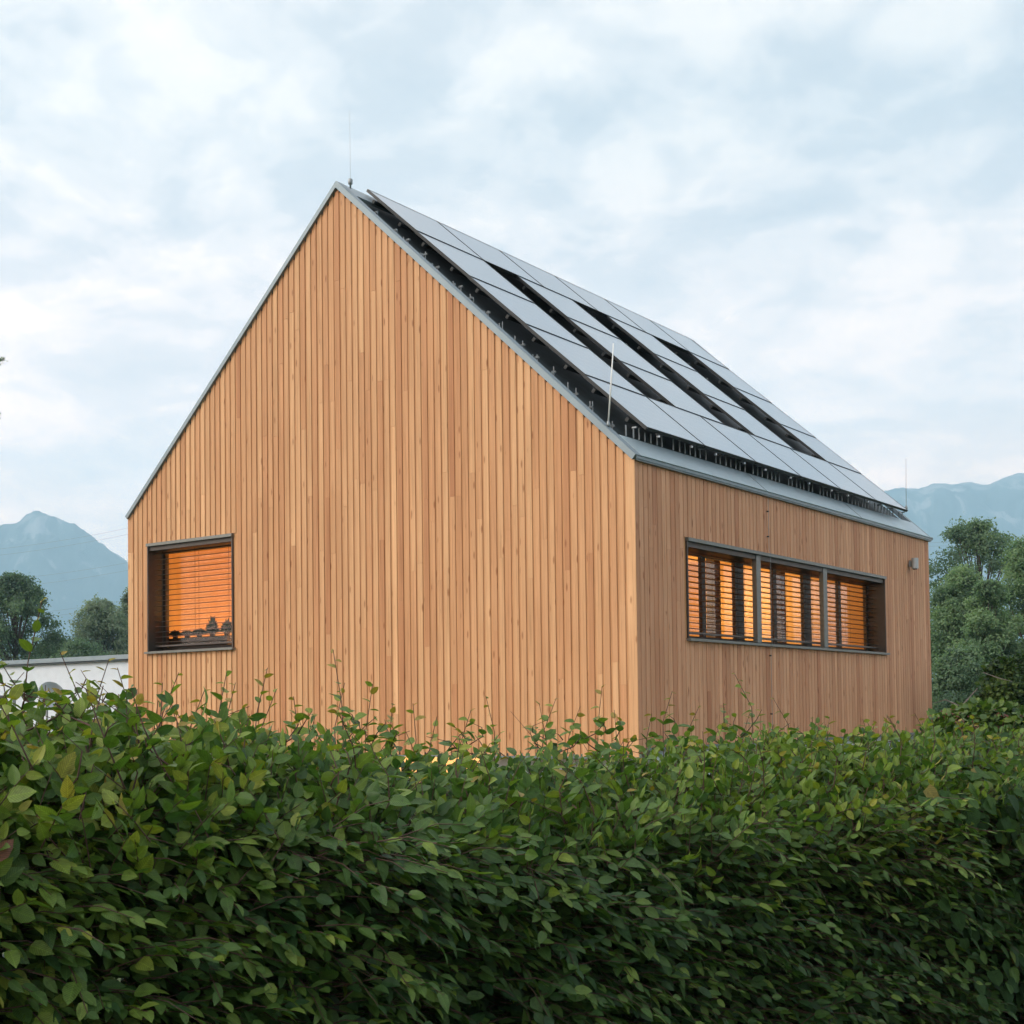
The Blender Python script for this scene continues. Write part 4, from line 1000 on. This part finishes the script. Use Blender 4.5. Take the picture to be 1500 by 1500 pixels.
# a tree outside the left edge whose branch tips reach into the picture
pt = at(-60, 600, 26); e_ = empty('larch_tree', (pt.x, pt.y, 0), 'tree whose branch tips just enter at the left edge of the sky', 'tree')
mb = MB(); B0 = Vector((pt.x, pt.y, 0)); mb.tube([(0, 0, 0), (0, 0, pt.z * .6), (0, 0, pt.z + 2.2)], [.16, .1, .02], 8)
for y_, x_ in ((527, 6), (608, 1)):
    tip = at(x_, y_, 26) - B0; st_ = Vector((0, 0, tip.z - .15)); mb.tube([st_, (st_ + tip) / 2 - Vector((0, 0, .06)), tip], [.03, .018, .006], 6)
    for k in range(5):
        q = tip - (tip - st_) * (.02 + .03 * k); mb.tube([q, q + Vector(rng.normal(0, .05, 3)) + Vector((0, 0, .04))], [.008, .004], 5)
mb.build('trunk', M['bark'], e_)
sets_ = []
for y_, x_ in ((527, 5), (608, -1)):
    tip = np.array(at(x_, y_, 26) - B0); n = 40
    P = tip[None] + rng.normal(0, .035, (n, 3)) - np.array(RT)[None] * rng.uniform(0, .12, (n, 1)); l_ = rng.uniform(.03, .06, n)
    sets_.append((P, nz(rng.normal(0, 1, (n, 3))), nz(rng.normal(0, 1, (n, 3))), l_, l_ * .25, rng.uniform(0, .3, n), rng.random(n)))
for i in range(14):
    c = np.array([rng.normal(-.6, .35), rng.normal(-.4, .35), rng.uniform(.55, 1.15) * pt.z]); c -= np.array(RT) * .5; n = 220
    P = c[None] + rng.normal(0, .22, (n, 3)); l_ = rng.uniform(.05, .09, n)
    sets_.append((P, nz(rng.normal(0, 1, (n, 3))), nz(rng.normal(0, 1, (n, 3))), l_, l_ * .3, rng.uniform(0, .3, n), rng.random(n)))
leaves_obj('crown', sets_, M['leaf_dark'], e_)

# ---------------------------------------------------------------- overhead power cables far off
cabs = [((-60, 810), (320, 741), 'highest cable of the pair across the left mountain'), ((-60, 819), (320, 750), 'lower cable of the top pair across the left mountain'),
        ((-60, 854), (320, 795), 'upper cable crossing the middle of the left mountain'), ((-60, 866), (320, 806), 'lower cable crossing the middle of the left mountain'),
        ((-60, 907), (320, 850), 'upper cable low over the trees left of the house'), ((-60, 914), (320, 858), 'lowest cable over the trees left of the house'),
        ((1250, 794), (1600, 771), 'faint cable against the mountain right of the house'), ((1250, 798), (1600, 779), 'second faint cable just under the one right of the house')]
for (xa, ya), (xb, yb), lab in cabs:
    a_, b_ = at(xa, ya, 260), at(xb, yb, 250); m_ = (a_ + b_) / 2
    mb = MB(); mb.tube([a_ + (b_ - a_) * k / 12 - Vector((0, 0, 1.2 * (1 - (k / 6 - 1) ** 2))) - m_ for k in range(13)], .02, 5)
    o = mb.build('power_cable', M['cable']); o.location = m_; tag(o, 'thin power line, ' + lab, 'power line', 'overhead power lines')
